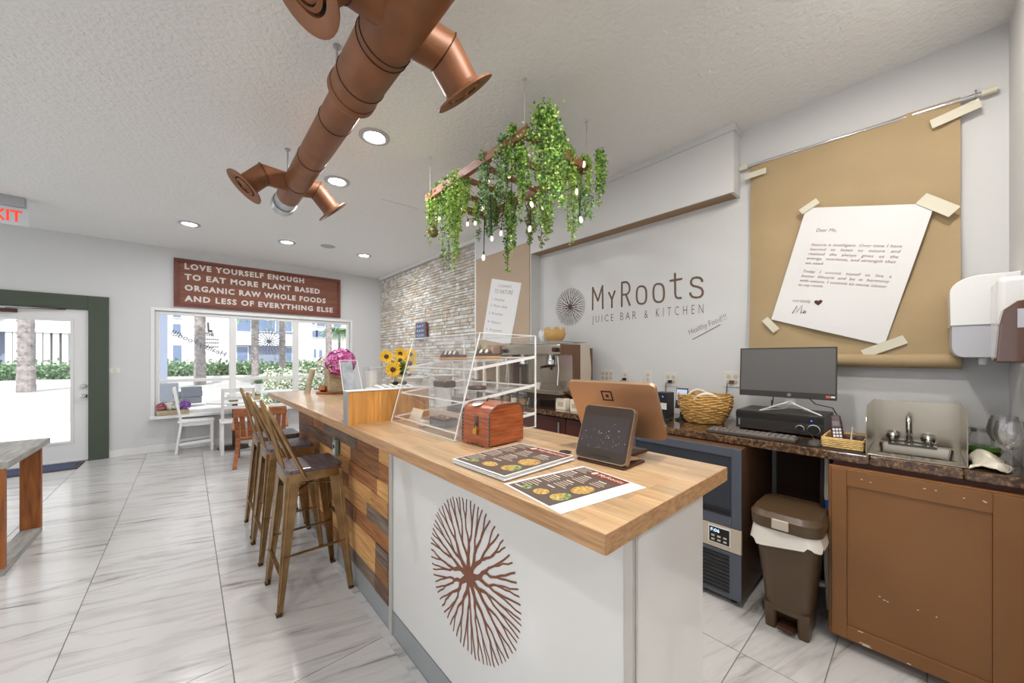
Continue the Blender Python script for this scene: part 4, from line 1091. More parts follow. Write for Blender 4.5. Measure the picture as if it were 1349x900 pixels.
obj('smoked_cover', MB().prism([(YA + .01, 1.385)] + [(-.187 - .003 * k, 1.385 + k * .05) for k in range(4)] + [(-.205, 1.585), (-.235, 1.615), (-.27, 1.622), (YA + .01, 1.622)], 0, 2.30, 2.379), M['smoke'], t, bevel=.006)
obj('keyhole_label', MB().box(2.2975, 2.2995, -.262, -.235, 1.515, 1.585), M['frost'], t)

# ================================================================ SINK RUN
XG, GZ = 2.40, .94
gr = MB()
SX0, SX1, SY0, SY1 = 2.50, 2.86, -.115, .165
gr.box(XG, XR, SY1, 4.02, GZ - .045, GZ); gr.box(XG, XR, YA, SY0, GZ - .045, GZ); gr.box(XG, SX0, SY0, SY1, GZ - .045, GZ); gr.box(SX1, XR, SY0, SY1, GZ - .045, GZ)
t = thing('granite_worktop', 'long polished brown granite worktop along the right wall', 'worktop', (2.74, 1.8, GZ))
obj('slab', gr, M['granite'], t, bevel=.006)
b = MB().box(XR - .014, XR - .001, YA + .002, 2.97, GZ, GZ + .012)
# sink cabinet
cb = thing('sink_cabinet', 'brown painted base cabinet with one big framed door under the sink', 'cabinet', (2.7, 0, 0))
RZc = Matrix.Translation((2.38, .31, 0)) @ Matrix.Rotation(radians(1.5), 4, 'Z')
def cbb(): return MB()
b = MB(); b.box(2.40, 3.06, YA + .002, .30, .05, .872); obj('carcass', b, M['cabinet'], cb)
obj('gap_shade_strip', MB().box(2.425, 3.05, YA + .004, .295, .8722, .8945), M['cabdark'], cb)  # dark strip painted in as the shade of the gap under the granite
obj('toe_kick', MB().box(2.46, 2.9, YA + .002, .28, 0, .05), M['espbrown'], cb)
b = MB(); b.box(2.38, 2.40, YA + .002, .31, .045, .875); 
obj('face_frame', b, M['cabinet'], cb, bevel=.004)
dr = MB(); dy0, dy1, dz0, dz1 = -.285, .295, .055, .868
st_w = .055
dr.box(2.362, 2.38, dy1 - st_w, dy1, dz0, dz1); dr.box(2.362, 2.38, dy0, -.185, dz0, dz1)
dr.box(2.362, 2.38, -.185, dy1 - st_w, .79, dz1); dr.box(2.362, 2.38, -.185, dy1 - st_w, dz0, .118)
o = obj('door', dr, M['cabinet'], cb, bevel=.002)
obj('door_inset', MB().box(2.372, 2.3795, -.184, dy1 - st_w - .001, .119, .789), M['cabinet'], o)
b = MB(); rnd = random.Random(2)
for k in range(16):
    y = rnd.uniform(-.18, .2); z_ = rnd.choice((.117, .82, .83, .056, .3)) + rnd.uniform(-.004, .012); l_ = rnd.uniform(.004, .04 if z_ < .13 else .008)
    b.box(2.3612, 2.362, y, y + l_, z_, z_ + .003)
obj('paint_chip', b, M['cream'], o)
# sink with splash guards
sk = thing('hand_sink', 'small stainless hand sink with raised splash guards', 'sink', (2.65, .02, GZ))
ya_, yb_ = -.128, .180
b = MB(); zt_ = 1.155
b.box(2.86, 2.872, ya_, yb_, GZ, zt_ + .02)
def side(y):
    b.prism([(2.43, GZ + .001), (2.872, GZ + .001), (2.872, zt_ + .02), (2.50, zt_ + .02 - .0), (2.44, zt_ - .03), (2.43, zt_ - .06)], 1, y, y + .004)
side(ya_); side(yb_ - .004)
obj('splash_guard', b, M['steel'], sk, bevel=.001)
b = MB(); b.box(2.43, SX0 + .015, ya_ + .004, yb_ - .004, GZ, GZ + .006); b.box(SX1 - .015, 2.86, ya_ + .004, yb_ - .004, GZ, GZ + .006)
b.box(SX0 + .015, SX1 - .015, ya_ + .004, SY0 + .012, GZ, GZ + .006); b.box(SX0 + .015, SX1 - .015, SY1 - .012, yb_ - .004, GZ, GZ + .006)
obj('rim', b, M['steel'], sk, bevel=.002)
b = MB(); x0, x1, y0, y1 = SX0 + .015, SX1 - .015, SY0 + .012, SY1 - .012; zb = GZ - .13; q = .02
b.add([(x0, y0, GZ + .003), (x1, y0, GZ + .003), (x1, y1, GZ + .003), (x0, y1, GZ + .003), (x0 + q, y0 + q, zb), (x1 - q, y0 + q, zb), (x1 - q, y1 - q, zb), (x0 + q, y1 - q, zb)], [(4, 5, 6, 7), (0, 1, 5, 4), (1, 2, 6, 5), (2, 3, 7, 6), (3, 0, 4, 7)])
bowl = obj('basin', b, M['steel'], sk, bevel=.012, seg=3)
fc = Vector((2.80, .045, GZ + .006)); b = MB()
b.cbox(fc + Vector((0, -.01, .006)), (.05, .17, .012)); b.tube([fc, fc + Vector((0, 0, .12))] + [fc + Vector((-.035 + .035 * cos(a_), 0, .12 + .035 * sin(a_))) for a_ in [pi * k / 8 for k in range(1, 9)]] + [fc + Vector((-.07, 0, .095))], .0105, 12)
b.tube([fc, fc + Vector((0, 0, .03))], .015, 12)
obj('faucet', b, M['chrome'], sk, smooth=True)
for dy in (.058, -.065):
    b = MB(); b.lathe([(.017, 0), (.017, .014), (.024, .02), (.026, .038), (.018, .048), (.0001, .048)], fc + Vector((0, dy, .012)), 16); b.cbox(fc + Vector((-.02, dy, .038)), (.03, .012, .008))
    obj('tap_handle', b, M['chrome'], sk, smooth=True)
# things right of the sink
c = onZ(1311, 612, GZ); c = Vector((2.66, -.215, GZ))
def glassware(c, s_, label):
    t = thing('wine_glass', label, 'glass', c, group='wine glasses at the end of the granite worktop')
    pr = [(.036, .001), (.034, .003), (.008, .008), (.004, .014), (.004, .085), (.010, .095), (.030, .115), (.042, .145), (.043, .165), (.036, .205)]
    pr = [(a_ * s_, b_ * s_) for a_, b_ in pr]
    obj('glass_body', MB().lathe(pr + [(r - .0012, z_) for r, z_ in reversed(pr[5:])], c, 24), M['glassware'], t, smooth=True)
g1 = onZ(1331, 614, GZ); glassware((2.45, -.235, GZ), 1.02, 'nearest wine glass at the right end of the worktop')
glassware((2.56, -.225, GZ), 1.0, 'wine glass just behind the nearest one')
glassware((2.66, -.238, GZ), 1.02, 'wine glass farthest back, against the end wall')
t = thing('green_glass_dish', 'green rounded glass dish beside the sink', 'dish', (2.72, -.19, GZ))
obj('dish', MB().lathe([(.03, 0), (.055, .012), (.066, .035), (.055, .052), (.0001, .056)], (2.78, -.185, GZ), 20, sx=.9), M['greenobj'], t, smooth=True)
t = thing('lidded_jar', 'small clear jar with flat grey lid behind the green dish', 'jar', (2.93, -.2, GZ))
obj('jar', MB().lathe([(.04, 0), (.045, .02), (.045, .07), (.032, .09), (.032, .10)], (2.93, -.19, GZ), 20), M['glassware'], t, smooth=True)
obj('lid', MB().lathe([(.036, .10), (.036, .118), (.0001, .118)], (2.93, -.19, GZ), 20), M['silver'], t)
t = thing('cleaning_cloth', 'crumpled white cloth between the sink and the glasses', 'cloth', (2.52, -.19, GZ))
v = []; f = []; nu, nv = 14, 12; rnd = random.Random(3)
for j in range(nv + 1):
    for i in range(nu + 1):
        u = i / nu - .5; w_ = j / nv - .5; r2 = u * u + w_ * w_
        z_ = GZ + .003 + .035 * max(0, 1 - 3.2 * r2) * (1 + .5 * sin(9 * u + 4 * w_)) + .008 * abs(sin(14 * u * w_ + 6 * u)) + .003 * rnd.random()
        v.append((2.555 + u * .26 + .02 * sin(8 * w_), -.188 + w_ * .105 + .008 * sin(9 * u), z_))
for j in range(nv):
    for i in range(nu): f.append((j * (nu + 1) + i, j * (nu + 1) + i + 1, (j + 1) * (nu + 1) + i + 1, (j + 1) * (nu + 1) + i))
b = MB(); b.add(v, f); o = obj('cloth', b, M['cloth'], t, smooth=True); sm_ = o.modifiers.new('s', 'SOLIDIFY'); sm_.thickness = .003; sm_.offset = 1
# ---------------------------------------------------------------- under the granite
im = thing('ice_maker', 'grey under-counter ice maker with beige control panel and louvred base', 'ice maker', (2.6, 1.0, 0))
fx, ya_, yb_ = 2.30, .668, 1.36
obj('body', MB().box(fx + .02, 2.95, ya_ + .004, yb_, .03, .89), M['espbrown'], im, bevel=.004)
d = MB(); d.box(fx, fx + .019, ya_, ya_ + .05, .44, .89); d.box(fx, fx + .019, yb_ - .05, yb_, .44, .89); d.box(fx, fx + .019, ya_ + .05, yb_ - .05, .84, .89); d.box(fx, fx + .019, ya_ + .05, yb_ - .05, .44, .50)
o = obj('door', d, M['icegrey'], im, bevel=.003)
obj('door_panel', MB().box(fx + .008, fx + .019, ya_ + .051, yb_ - .051, .501, .839), M['icedark'], o, bevel=.002)
obj('door_handle_lip', MB().box(fx - .006, fx - .0005, ya_ + .06, yb_ - .06, .505, .53), M['black'], o, bevel=.002)
cp = obj('control_panel', MB().box(fx, fx + .019, ya_, yb_, .30, .436), M['beige'], im, bevel=.003)
pc = onX(946, 704, fx - .002)
obj('display_frame', MB().box(fx - .003, fx - .0003, .72, .84, .325, .425), M['trimw'], cp, bevel=.002)
obj('display', MB().box(fx - .005, fx - .0032, .727, .833, .332, .418), M['black'], cp)
b = MB(); txt(b, 'F:06', (fx - .0056, .825, .392), (fx - .0056, .778, .392), .018, (-1, 0, 0), offset=.01); obj('digits', b, M['lcd'], cp)
b = MB()
for i in range(3):
    for j in range(2): b.box(fx - .006, fx - .0052, .74 + .032 * i, .758 + .032 * i, .342 + .022 * j, .352 + .022 * j)
obj('button', b, M['menutext'], cp)
obj('lower_panel', MB().box(fx, fx + .019, ya_, yb_, .035, .296), M['icegrey'], im, bevel=.003)
for k in range(10): obj('louvre', MB().box(fx - .006, fx - .0005, ya_ + .06, yb_ - .06, .065 + .022 * k, .077 + .022 * k), M['dark'], im)
for y in (.72, 1.3): obj('foot', MB().lathe([(.02, 0), (.02, .03)], (2.36, y, 0), 12), M['black'], im)
b = MB(); b.lathe([(.03, 0), (.03, .02), (.0001, .02)], (2.33, .88, .0), 14)
# dark lower cabinets further along
bc = thing('base_cabinet', 'dark red-brown base cabinet run beyond the ice maker', 'cabinet', (2.75, 2.7, 0))
obj('carcass', MB().box(2.46, 2.92, 1.40, 4.0, .08, .89), M['cabdark'], bc)
for k in range(4): 
    o = obj('door', MB().box(2.44, 2.459, 1.41 + .645 * k, 1.41 + .645 * (k + 1) - .01, .10, .88), M['cabdark'], bc, bevel=.003)
    obj('handle', MB().bar((2.425, 1.47 + .645 * k, .7), (2.425, 1.47 + .645 * k, .84), .012, .01), M['silver'], o)
obj('plinth', MB().box(2.52, 2.9, 1.41, 3.99, 0, .08), M['dark'], bc)
struct('wall_niche', MB().box(3.0, 3.07, .31, .66, 0, .89), mat('dark_brown_niche', '3A2418', .8))
b = MB(); b.tube([(2.95, .36, .9), (2.9, .36, .6), (2.93, .345, .3), (2.98, .34, .05)], .012, 8)
t = thing('water_pipe', 'pale waste pipe with blue collar beside the sink cabinet', 'pipe', (2.9, .34, 0))
obj('pipe', MB().tube([(2.52, .335, .885), (2.50, .335, .60), (2.52, .335, .3), (2.6, .335, .04)], .011, 8), M['bag'], t, smooth=True)
obj('collar', MB().tube([(2.505, .335, .66), (2.502, .335, .62)], .016, 10), mat('blue_plastic', '2A5FC0', .4), t)
obj('black_hose', MB().tube([(2.47, .345, .885), (2.455, .345, .7), (2.47, .34, .55)], .009, 8), M['black'], t, smooth=True)
# pedal bin
bn = thing('pedal_bin', 'brown plastic pedal bin with white liner hanging out under the lid', 'bin', (2.36, .455, 0))
def rrect(x0, x1, y0, y1, r, z, n=5):
    out = []
    for cx_, cy_, a0 in ((x1 - r, y1 - r, 0), (x0 + r, y1 - r, 90), (x0 + r, y0 + r, 180), (x1 - r, y0 + r, 270)):
        for i in range(n + 1): a_ = radians(a0 + 90 * i / n); out.append((cx_ + r * cos(a_), cy_ + r * sin(a_), z))
    return out
def loft(mb, rings, mi=0, caps=(True, True)):
    n = len(rings[0]); v = [p for r in rings for p in r]; f = []
    for j in range(len(rings) - 1):
        for i in range(n): f.append((j * n + i, j * n + (i + 1) % n, (j + 1) * n + (i + 1) % n, (j + 1) * n + i))
    if caps[0]: f.append(tuple(range(n))[::-1])
    if caps[1]: f.append(tuple((len(rings) - 1) * n + i for i in range(n)))
    mb.add(v, f, mi)
b = MB(); loft(b, [rrect(2.265, 2.50, .365, .555, .05, .13), rrect(2.20, 2.53, .325, .59, .06, .53)]); obj('body', b, M['binbrown'], bn, smooth=True)
# lower skirt with the pedal opening on the front
b = MB()
loft(b, [rrect(2.36, 2.495, .372, .548, .03, 0), rrect(2.36, 2.50, .365, .555, .03, .13)])
for s_ in (.368, .505):
    loft(b, [rrect(2.275, 2.37, s_, s_ + .047, .015, 0), rrect(2.265, 2.37, s_ - .004, s_ + .052, .02, .13)])
b.box(2.268, 2.30, .40, .52, .10, .14)
obj('skirt', b, M['binbrown'], bn, smooth=True)
obj('pedal', MB().box(2.25, 2.35, .425, .497, .018, .034), M['darkbrown'], bn, bevel=.006)
b = MB(); rr0 = rrect(2.195, 2.535, .32, .595, .06, .545, 8); rnd = random.Random(4)
low = [(p[0] + (p[0] - 2.36) * .06, p[1] + (p[1] - .457) * .10, .505 - .03 * rnd.random() - (.03 if p[1] > .5 else 0)) for p in rrect(2.195, 2.535, .32, .595, .06, .545, 8)]
loft(b, [rr0, low], caps=(False, False)); obj('liner', b, M['bag'], bn, smooth=True)
b = MB(); loft(b, [rrect(2.185, 2.545, .31, .605, .08, .545, 8), rrect(2.18, 2.55, .305, .61, .09, .60, 8), rrect(2.20, 2.53, .32, .595, .08, .625, 8), rrect(2.26, 2.49, .36, .555, .07, .632, 8)])
ld = obj('lid', b, M['binbrown'], bn, smooth=True)
obj('latch', MB().box(2.170, 2.182, .43, .50, .555, .605), M['beige'], ld, bevel=.006, label='pale grey lid latch')
# ---------------------------------------------------------------- things on the granite
t = thing('keyboard', 'grey-brown computer keyboard in front of the receiver', 'keyboard', (2.5, .68, GZ), radians(3))
obj('base', MB().box(-.065, .065, -.225, .225, .001, .018), M['kbd'], t, local=True, bevel=.004)
for r_ in range(5):
    n = 15
    for k in range(n):
        if r_ == 0 and 4 <= k <= 9 : 
            if k > 4: continue
            y0, y1 = -.215 + .43 / n * 4, -.215 + .43 / n * 10 - .003
        else: y0, y1 = -.215 + .43 / n * k, -.215 + .43 / n * (k + 1) - .003
        obj('key', MB().taper((-.05 + .0215 * r_ + .006, (y0 + y1) / 2, .018), (.019, y1 - y0), (-.05 + .0215 * r_ + .007, (y0 + y1) / 2, .025), (.015, y1 - y0 - .004)), M['key'], t, local=True)
c = onZ(1070, 584, GZ + .015); c.x = 2.475; c.y = .375
t = thing('computer_mouse', 'dark computer mouse with its cable beside the keyboard', 'mouse', (c.x, c.y, GZ))
obj('shell', MB().ball((c.x, c.y, GZ + .006), .034, 16, sc=(1.5, .95, .75)), M['kbd'], t, smooth=True)
obj('cable', MB().tube([(c.x + .05, c.y, GZ + .012), (c.x + .10, c.y + .04, GZ + .05), (c.x + .12, c.y + .13, GZ + .06), (c.x + .14, c.y + .22, GZ + .02), (c.x + .19, c.y + .25, GZ + .01)], .0025, 6), M['dark'], t)
t = thing('mouse_pad', 'thin dark mat under the wicker tray and mouse', 'mat', (2.5, .3, GZ))
obj('pad', MB().box(2.415, 2.60, .18, .45, GZ + .0003, GZ + .003), M['dark'], t, bevel=.001)
# receiver
t = thing('stereo_receiver', 'black stereo receiver with two round knobs under the monitor', 'receiver', (2.87, .6, GZ))
rx, ry0, ry1, rz0, rz1 = 2.70, .37, .815, GZ + .012, 1.066
obj('case', MB().box(rx + .006, 3.03, ry0, ry1, rz0, rz1), M['bezel'], t, bevel=.003)
obj('front_plate', MB().box(rx - .002, rx + .005, ry0, ry1, rz0, 1.018), M['bezel'], t, bevel=.002)
obj('display_strip', MB().box(rx - .003, rx + .005, ry0, ry1, 1.020, 1.056), M['dark'], t)
for y, r_ in ((.415, .026), (.478, .017)):
    k = obj('knob', MB().lathe([(r_, 0), (r_, .014), (r_ * .85, .02), (.0001, .02)], (rx - .0025, y, .988), 24, R=Matrix.Rotation(-pi / 2, 3, 'Y')), M['chrome'] if 0 else M['dark'], t, smooth=True)
    obj('knob_ring', MB().lathe([(r_ + .002, 0), (r_ + .004, .003), (r_, .004)], (rx - .0027, y, .988), 24, R=Matrix.Rotation(-pi / 2, 3, 'Y')), M['silver'], k)
obj('power_light', MB().ball((rx - .004, .425, 1.038), .0035, 8), M['blueled'], t)
obj('front_socket', MB().box(rx - .004, rx - .0022, .79, .80, .97, 1.01), M['silver'], t)
for y in (.4, .79): obj('foot', MB().lathe([(.015, 0), (.015, .012)], (rx + .04, y, GZ), 12), M['black'], t)
# monitor
mn = thing('computer_monitor', 'switched-off dark computer monitor on a white wire stand standing on the receiver', 'monitor', (2.75, .54, 1.066))
mx_, my0, my1, mz0, mz1 = 2.72, .318, .800, 1.162, 1.468
def tilt(mb): mb.T = Matrix.Translation((mx_, 0, mz0)) @ Matrix.Rotation(radians(4), 4, 'Y') @ Matrix.Translation((-mx_, 0, -mz0)); return mb
obj('housing', tilt(MB()).box(mx_ + .004, mx_ + .035, my0 + .002, my1 - .002, mz0 + .002, mz1 - .002), M['bezel'], mn, bevel=.003)
b = tilt(MB()); b.box(mx_ - .002, mx_ + .0035, my0, my1, mz0, mz0 + .036); b.box(mx_ - .002, mx_ + .0035, my0, my1, mz1 - .006, mz1); b.box(mx_ - .002, mx_ + .0035, my0, my0 + .006, mz0 + .036, mz1 - .006); b.box(mx_ - .002, mx_ + .0035, my1 - .006, my1, mz0 + .036, mz1 - .006)
obj('bezel', b, M['bezel'], mn)
obj('screen', tilt(MB()).box(mx_, mx_ + .0035, my0 + .0062, my1 - .0062, mz0 + .0362, mz1 - .0062), M['screenoff'], mn)
b = tilt(MB()); R_ = Matrix.Rotation(-pi / 2, 3, 'Y'); b.lathe([(.0001, 0), (.010, 0)], (mx_ - .0024, .535, mz0 + .018), 20, R=R_); o = obj('round_badge', b, M['silver'], mn)
b = tilt(MB()); txt(b, 'hp', (mx_ - .0027, .5405, mz0 + .0145), (mx_ - .0027, .5295, mz0 + .0145), .008, (-1, 0, 0), shear=.2); obj('badge_letters', b, M['bezel'], o)
b = tilt(MB()); b.box(mx_ - .0026, mx_ - .0021, .345, .365, mz0 + .012, mz0 + .026); obj('red_sticker', b, M['redtag'], mn)
b = tilt(MB()); b.box(mx_ - .0026, mx_ - .0021, .325, .343, mz0 + .014, mz0 + .024); obj('white_sticker', b, M['paper'], mn)
b = MB(); zz = 1.0712
for s_ in (-1, 1):
    b.tube([(mx_ + .03, .535, 1.14), (mx_ - .01, .535 + s_ * .03, 1.125), (mx_ + .0, .535 + s_ * .15, zz), (mx_ + .06, .535 + s_ * .13, zz), (mx_ + .14, .535 + s_ * .05, zz + .01), (mx_ + .14, .535, 1.11)], .0045, 8)
b.bar((mx_ + .03, .535, 1.12), (mx_ + .03, .535, 1.22), .05, .01)
obj('wire_stand', b, M['trimw'], mn, smooth=True)
b = MB(); b.tube([(mx_ + .03, .62, 1.17), (mx_ + .05, .63, 1.12), (mx_ + .16, .66, 1.09), (3.05, .70, 1.11)], .003, 6); b.tube([(mx_ + .03, .45, 1.17), (mx_ + .06, .42, 1.13), (mx_ + .2, .36, 1.1), (3.03, .33, 1.0)], .003, 6)
obj('video_cable', b, M['black'], mn)
# wicker tray + cordless phone
def weave(mb, x0, x1, y0, y1, z0, z1, n, flare=0):
    for k in range(n):
        z = z0 + (z1 - z0) * (k + .5) / n; q = flare * (k + .5) / n
        m_ = 14; P = []
        for i in range(m_): P.append((x0 - q + (x1 - x0 + 2 * q) * i / m_, y0 - q + .0015 * (-1) ** (i + k), z))
        for i in range(m_): P.append((x1 + q + .0015 * (-1) ** (i + k), y0 - q + (y1 - y0 + 2 * q) * i / m_, z))
        for i in range(m_): P.append((x1 + q - (x1 - x0 + 2 * q) * i / m_, y1 + q + .0015 * (-1) ** (i + k), z))
        for i in range(m_): P.append((x0 - q + .0015 * (-1) ** (i + k), y1 + q - (y1 - y0 + 2 * q) * i / m_, z))
        mb.tube(P + [P[0]], (z1 - z0) / n * .62, 5, cap=False)
t = thing('wicker_tray', 'shallow pale wicker tray holding the cordless phone and dark cases', 'basket', (2.6, .27, GZ + .003))
b = MB(); weave(b, 2.465, 2.72, .19, .345, GZ + .004, GZ + .05, 5); obj('sides', b, M['wicker2'], t, smooth=True)
obj('bottom', MB().box(2.467, 2.718, .192, .343, GZ + .0035, GZ + .010), M['wicker2'], t)
b = MB(); b.tube([(2.465, .19, GZ + .052), (2.72, .19, GZ + .052), (2.72, .345, GZ + .052), (2.465, .345, GZ + .052), (2.465, .19, GZ + .052)], .005, 6); obj('rim', b, M['wicker2'], t, smooth=True)
ph = thing('cordless_phone', 'dark cordless handset with pale keys leaning up in the wicker tray', 'phone', (2.56, .30, GZ + .012))
T_ = Matrix.Translation((2.54, .288, GZ + .013)) @ Matrix.Rotation(radians(22), 4, 'Y') @ Matrix.Rotation(radians(-8), 4, 'X')
b = MB(); b.T = T_; b.taper((0, 0, 0), (.024, .046), (0, 0, .08), (.026, .048)); b.taper((0, 0, .08), (.026, .048), (.0, 0, .155), (.020, .040)); obj('handset', b, M['darkred'], ph, bevel=.006)
b = MB(); b.T = T_; b.box(-.0145, -.0125, -.015, .015, .095, .12); obj('display', b, M['screenoff'], ph)
for i in range(3):
    for j in range(4): b = MB(); b.T = T_; b.box(-.0155, -.0128, -.017 + .0125 * i, -.008 + .0125 * i, .018 + .017 * j, .029 + .017 * j); obj('key', b, M['paper'], ph)
t = thing('dark_case', 'dark brown cases lying in the wicker tray behind the handset', 'case', (2.64, .26, GZ + .011))
b = MB(); b.cbox((2.655, .262, GZ + .030), (.09, .13, .035)); obj('case', b, M['darkred'], t, bevel=.008)
t = thing('pen', 'pale pen standing in the wicker tray beside the handset', 'pen', (2.53, .245, GZ + .012))
obj('barrel', MB().tube([(2.54, .245, GZ + .012), (2.57, .238, GZ + .105)], .004, 8), M['beige'], t, smooth=True)
# round-handled basket
bk = thing('wicker_basket', 'large round seagrass basket with two white loop handles', 'basket', (2.76, 1.02, GZ))
b = MB(); cx_, cy_ = 2.79, 1.045; rows = 17; hB = .195
for k in range(rows):
    q = (k + .5) / rows; r_ = .105 + .055 * min(1, q * 1.6) ** .7; z = GZ + .008 + hB * q; P = []
    for i in range(49):
        a_ = 2 * pi * i / 48; wv = .004 * sin(a_ * 12 + k * pi); P.append((cx_ + (r_ + wv) * cos(a_), cy_ + (r_ + wv) * sin(a_) * 1.08, z + .003 * sin(a_ * 7 + k * 2)))
    b.tube(P, .0078, 5, cap=False)
obj('woven_side', b, M['wicker'], bk, smooth=True)
obj('bottom', MB().lathe([(.0001, .002), (.10, .002), (.10, .012), (.0001, .012)], (cx_, cy_, GZ), 24), M['wicker'], bk)
for s_, tt in ((-1, .8), (1, .8)):
    a0 = radians(205) if s_ < 0 else radians(35)
    P = []
    for i in range(9):
        q = pi * i / 8; P.append((cx_ + .158 * cos(a0 + (q - pi / 2) * .33), cy_ + .168 * sin(a0 + (q - pi / 2) * .33), GZ + hB - .02 + .045 * sin(q)))
    obj('handle', MB().tube(P, .010, 8), M['cream'], bk, smooth=True)
# phone on a stand and charging block
c = onX(897, 522, 2.74)
t = thing('charging_phone', 'lit phone standing upright on a dock left of the basket', 'phone', (2.74, c.y, GZ))
T_ = Matrix.Translation((2.74, c.y, 1.03)) @ Matrix.Rotation(radians(10), 4, 'Y')
b = MB(); b.T = T_; b.box(-.004, .004, -.043, .043, 0, .15); obj('body', b, M['dark'], t, bevel=.003)
b = MB(); b.T = T_; b.box(-.0046, -.0041, -.038, .038, .06, .14); obj('screen', b, M['screenon'], t)
b = MB(); b.T = T_; b.ball((-.006, -.008, .035), .015, 12, sc=(.3, 1, 1)); obj('torch_glow', b, M['glow'], t)
b = MB(); b.lathe([(.045, 0), (.045, .01), (.02, .018), (.012, .03), (.012, .066)], (2.75, c.y, GZ), 18); b.cbox((2.735, c.y, 1.036), (.04, .07, .008)); obj('dock', b, M['dark'], t)
c2 = onX(874, 525, 2.85)
t = thing('router_box', 'dark box with small blue lights between the outlets and the phone', 'electronics', (2.85, c2.y, GZ))
obj('box', MB().box(2.80, 2.92, c2.y - .055, c2.y + .055, GZ, 1.13), M['dark'], t, bevel=.004)
obj('light', MB().ball((2.798, c2.y - .02, 1.10), .005, 8), M['blueled'], t)
obj('white_panel', MB().box(2.796, 2.7995, c2.y - .05, c2.y + .05, 1.0, 1.05), M['paper'], t)
t = thing('black_cable_coil', 'coil of black cable lying left of the basket', 'cable', (2.64, 1.24, GZ))
P = [(2.62 + (.045 + .006 * sin(3 * a_)) * cos(a_), 1.26 + .05 * sin(a_), GZ + .006 + .012 * abs(sin(a_ * .7))) for a_ in [k * .45 for k in range(32)]]
obj('coil', MB().tube(P, .0045, 6), M['black'], t, smooth=True)
# wall outlets
def wall_outlet(x, y, w_, label, plug=0):
    c = onX(x, y, XR); t = thing('wall_outlet', label, 'outlet', c, group='ivory outlets above the granite worktop')
    obj('cover_plate', MB().box(XR - .007, XR, c.y - w_ / 2, c.y + w_ / 2, c.z - .058, c.z + .058), M['outlet'], t, bevel=.002)
    n = max(1, round(w_ / .055)) if w_ > .08 else 1
    for k in range(n):
        yy = c.y + (k - (n - 1) / 2) * .046
        for s_ in (-1, 1):
            so = obj('socket', MB().lathe([(.0001, 0), (.016, 0), (.017, -.003)], (XR - .0085, yy, c.z + s_ * .02), 14, R=Matrix.Rotation(-pi / 2, 3, 'Y')), M['beige'], t)
    if plug:
        obj('plug', MB().box(XR - .035, XR - .0075, c.y - .014, c.y + .014, c.z - .03, c.z - .005), M['black' if plug == 1 else 'espbrown'], t, bevel=.004)
        obj('cord', MB().tube([(XR - .03, c.y, c.z - .02), (XR - .05, c.y + .02, c.z - .03), (XR - .04, c.y + .03, c.z - .12), (XR - .03, c.y + .03, c.z - .24)], .003, 6), M['black'], t)
wall_outlet(759, 494, .14, 'double ivory outlet partly behind the espresso machine')
wall_outlet(776, 494, .075, 'narrow ivory outlet right of the espresso machine')
wall_outlet(800, 495, .14, 'wide ivory outlet above the left top corner of the till screen')
wall_outlet(824, 497, .075, 'ivory outlet with cord above the middle of the till screen', 1)
wall_outlet(854, 497, .075, 'single ivory outlet above the right corner of the till screen')
wall_outlet(884, 500, .12, 'ivory outlet with black plug behind the lit phone', 1)
wall_outlet(965, 500, .12, 'outlet with brown adapter left of the monitor', 2)
# espresso machine (end panel towards the room)
em = thing('espresso_machine', 'chrome and brown two-group espresso machine with beige back', 'espresso machine', (2.68, 2.6, GZ))
e0, e1 = 2.12, 2.98
for y in (e0, e1 - .02):
    prf = [(2.50, 1.10), (2.64, 1.10), (2.64, 1.435), (2.46, 1.435), (2.46, 1.53), (2.74, 1.535), (2.74, 1.02), (2.66, 1.02), (2.62, 1.06)]
    obj('side_frame', MB().prism([(2.62, 1.05), (2.74, 1.03), (2.74, 1.53), (2.47, 1.53), (2.47, 1.435), (2.645, 1.435), (2.645, 1.12), (2.52, 1.10)], 1, y, y + .02), M['espbrown'], em, bevel=.003)
    obj('back_shell', MB().prism([(2.742, 1.03), (2.90, 1.03), (2.91, 1.3), (2.88, 1.53), (2.742, 1.53)], 1, y, y + .02), M['beige'], em, bevel=.003)
obj('top_casing', MB().box(2.48, 2.88, e0 + .021, e1 - .021, 1.44, 1.525), M['steel'], em, bevel=.004)
obj('back_casing', MB().box(2.76, 2.90, e0 + .021, e1 - .021, 1.05, 1.439), M['steel'], em)
obj('back_trim', MB().box(2.902, 2.93, e0, e1, 1.03, 1.50), M['espbrown'], em, bevel=.003)
obj('drip_tray', MB().box(2.45, 2.76, e0 + .021, e1 - .021, 1.075, 1.11), M['steel'], em, bevel=.003)
obj('lower_body', MB().box(2.53, 2.88, e0 + .03, e1 - .03, 1.01, 1.074), M['darkbrown'], em)
b = MB()
for k in range(9): b.bar((2.49, e0 + .1 + .08 * k, 1.545), (2.86, e0 + .1 + .08 * k, 1.545), .004, .004)
b.tube([(2.49, e0 + .03, 1.555), (2.49, e1 - .03, 1.555), (2.87, e1 - .03, 1.555), (2.87, e0 + .03, 1.555), (2.49, e0 + .03, 1.555)], .005, 6); obj('cup_rail', b, M['chrome'], em)
for y in (2.32, 2.70):
    g = obj('group_head', MB().lathe([(.038, 0), (.038, .05), (.03, .07), (.03, .10)], (2.56, y, 1.345), 20), M['chrome'], em, smooth=True)
    b = MB(); b.lathe([(.036, 0), (.036, .02)], (2.56, y, 1.323), 18); b.tube([(2.54, y, 1.333), (2.42, y, 1.32)], .013, 10); b.tube([(2.56, y, 1.322), (2.56, y, 1.295)], .012, 8)
    obj('portafilter', b, M['darkred'], g, smooth=True)
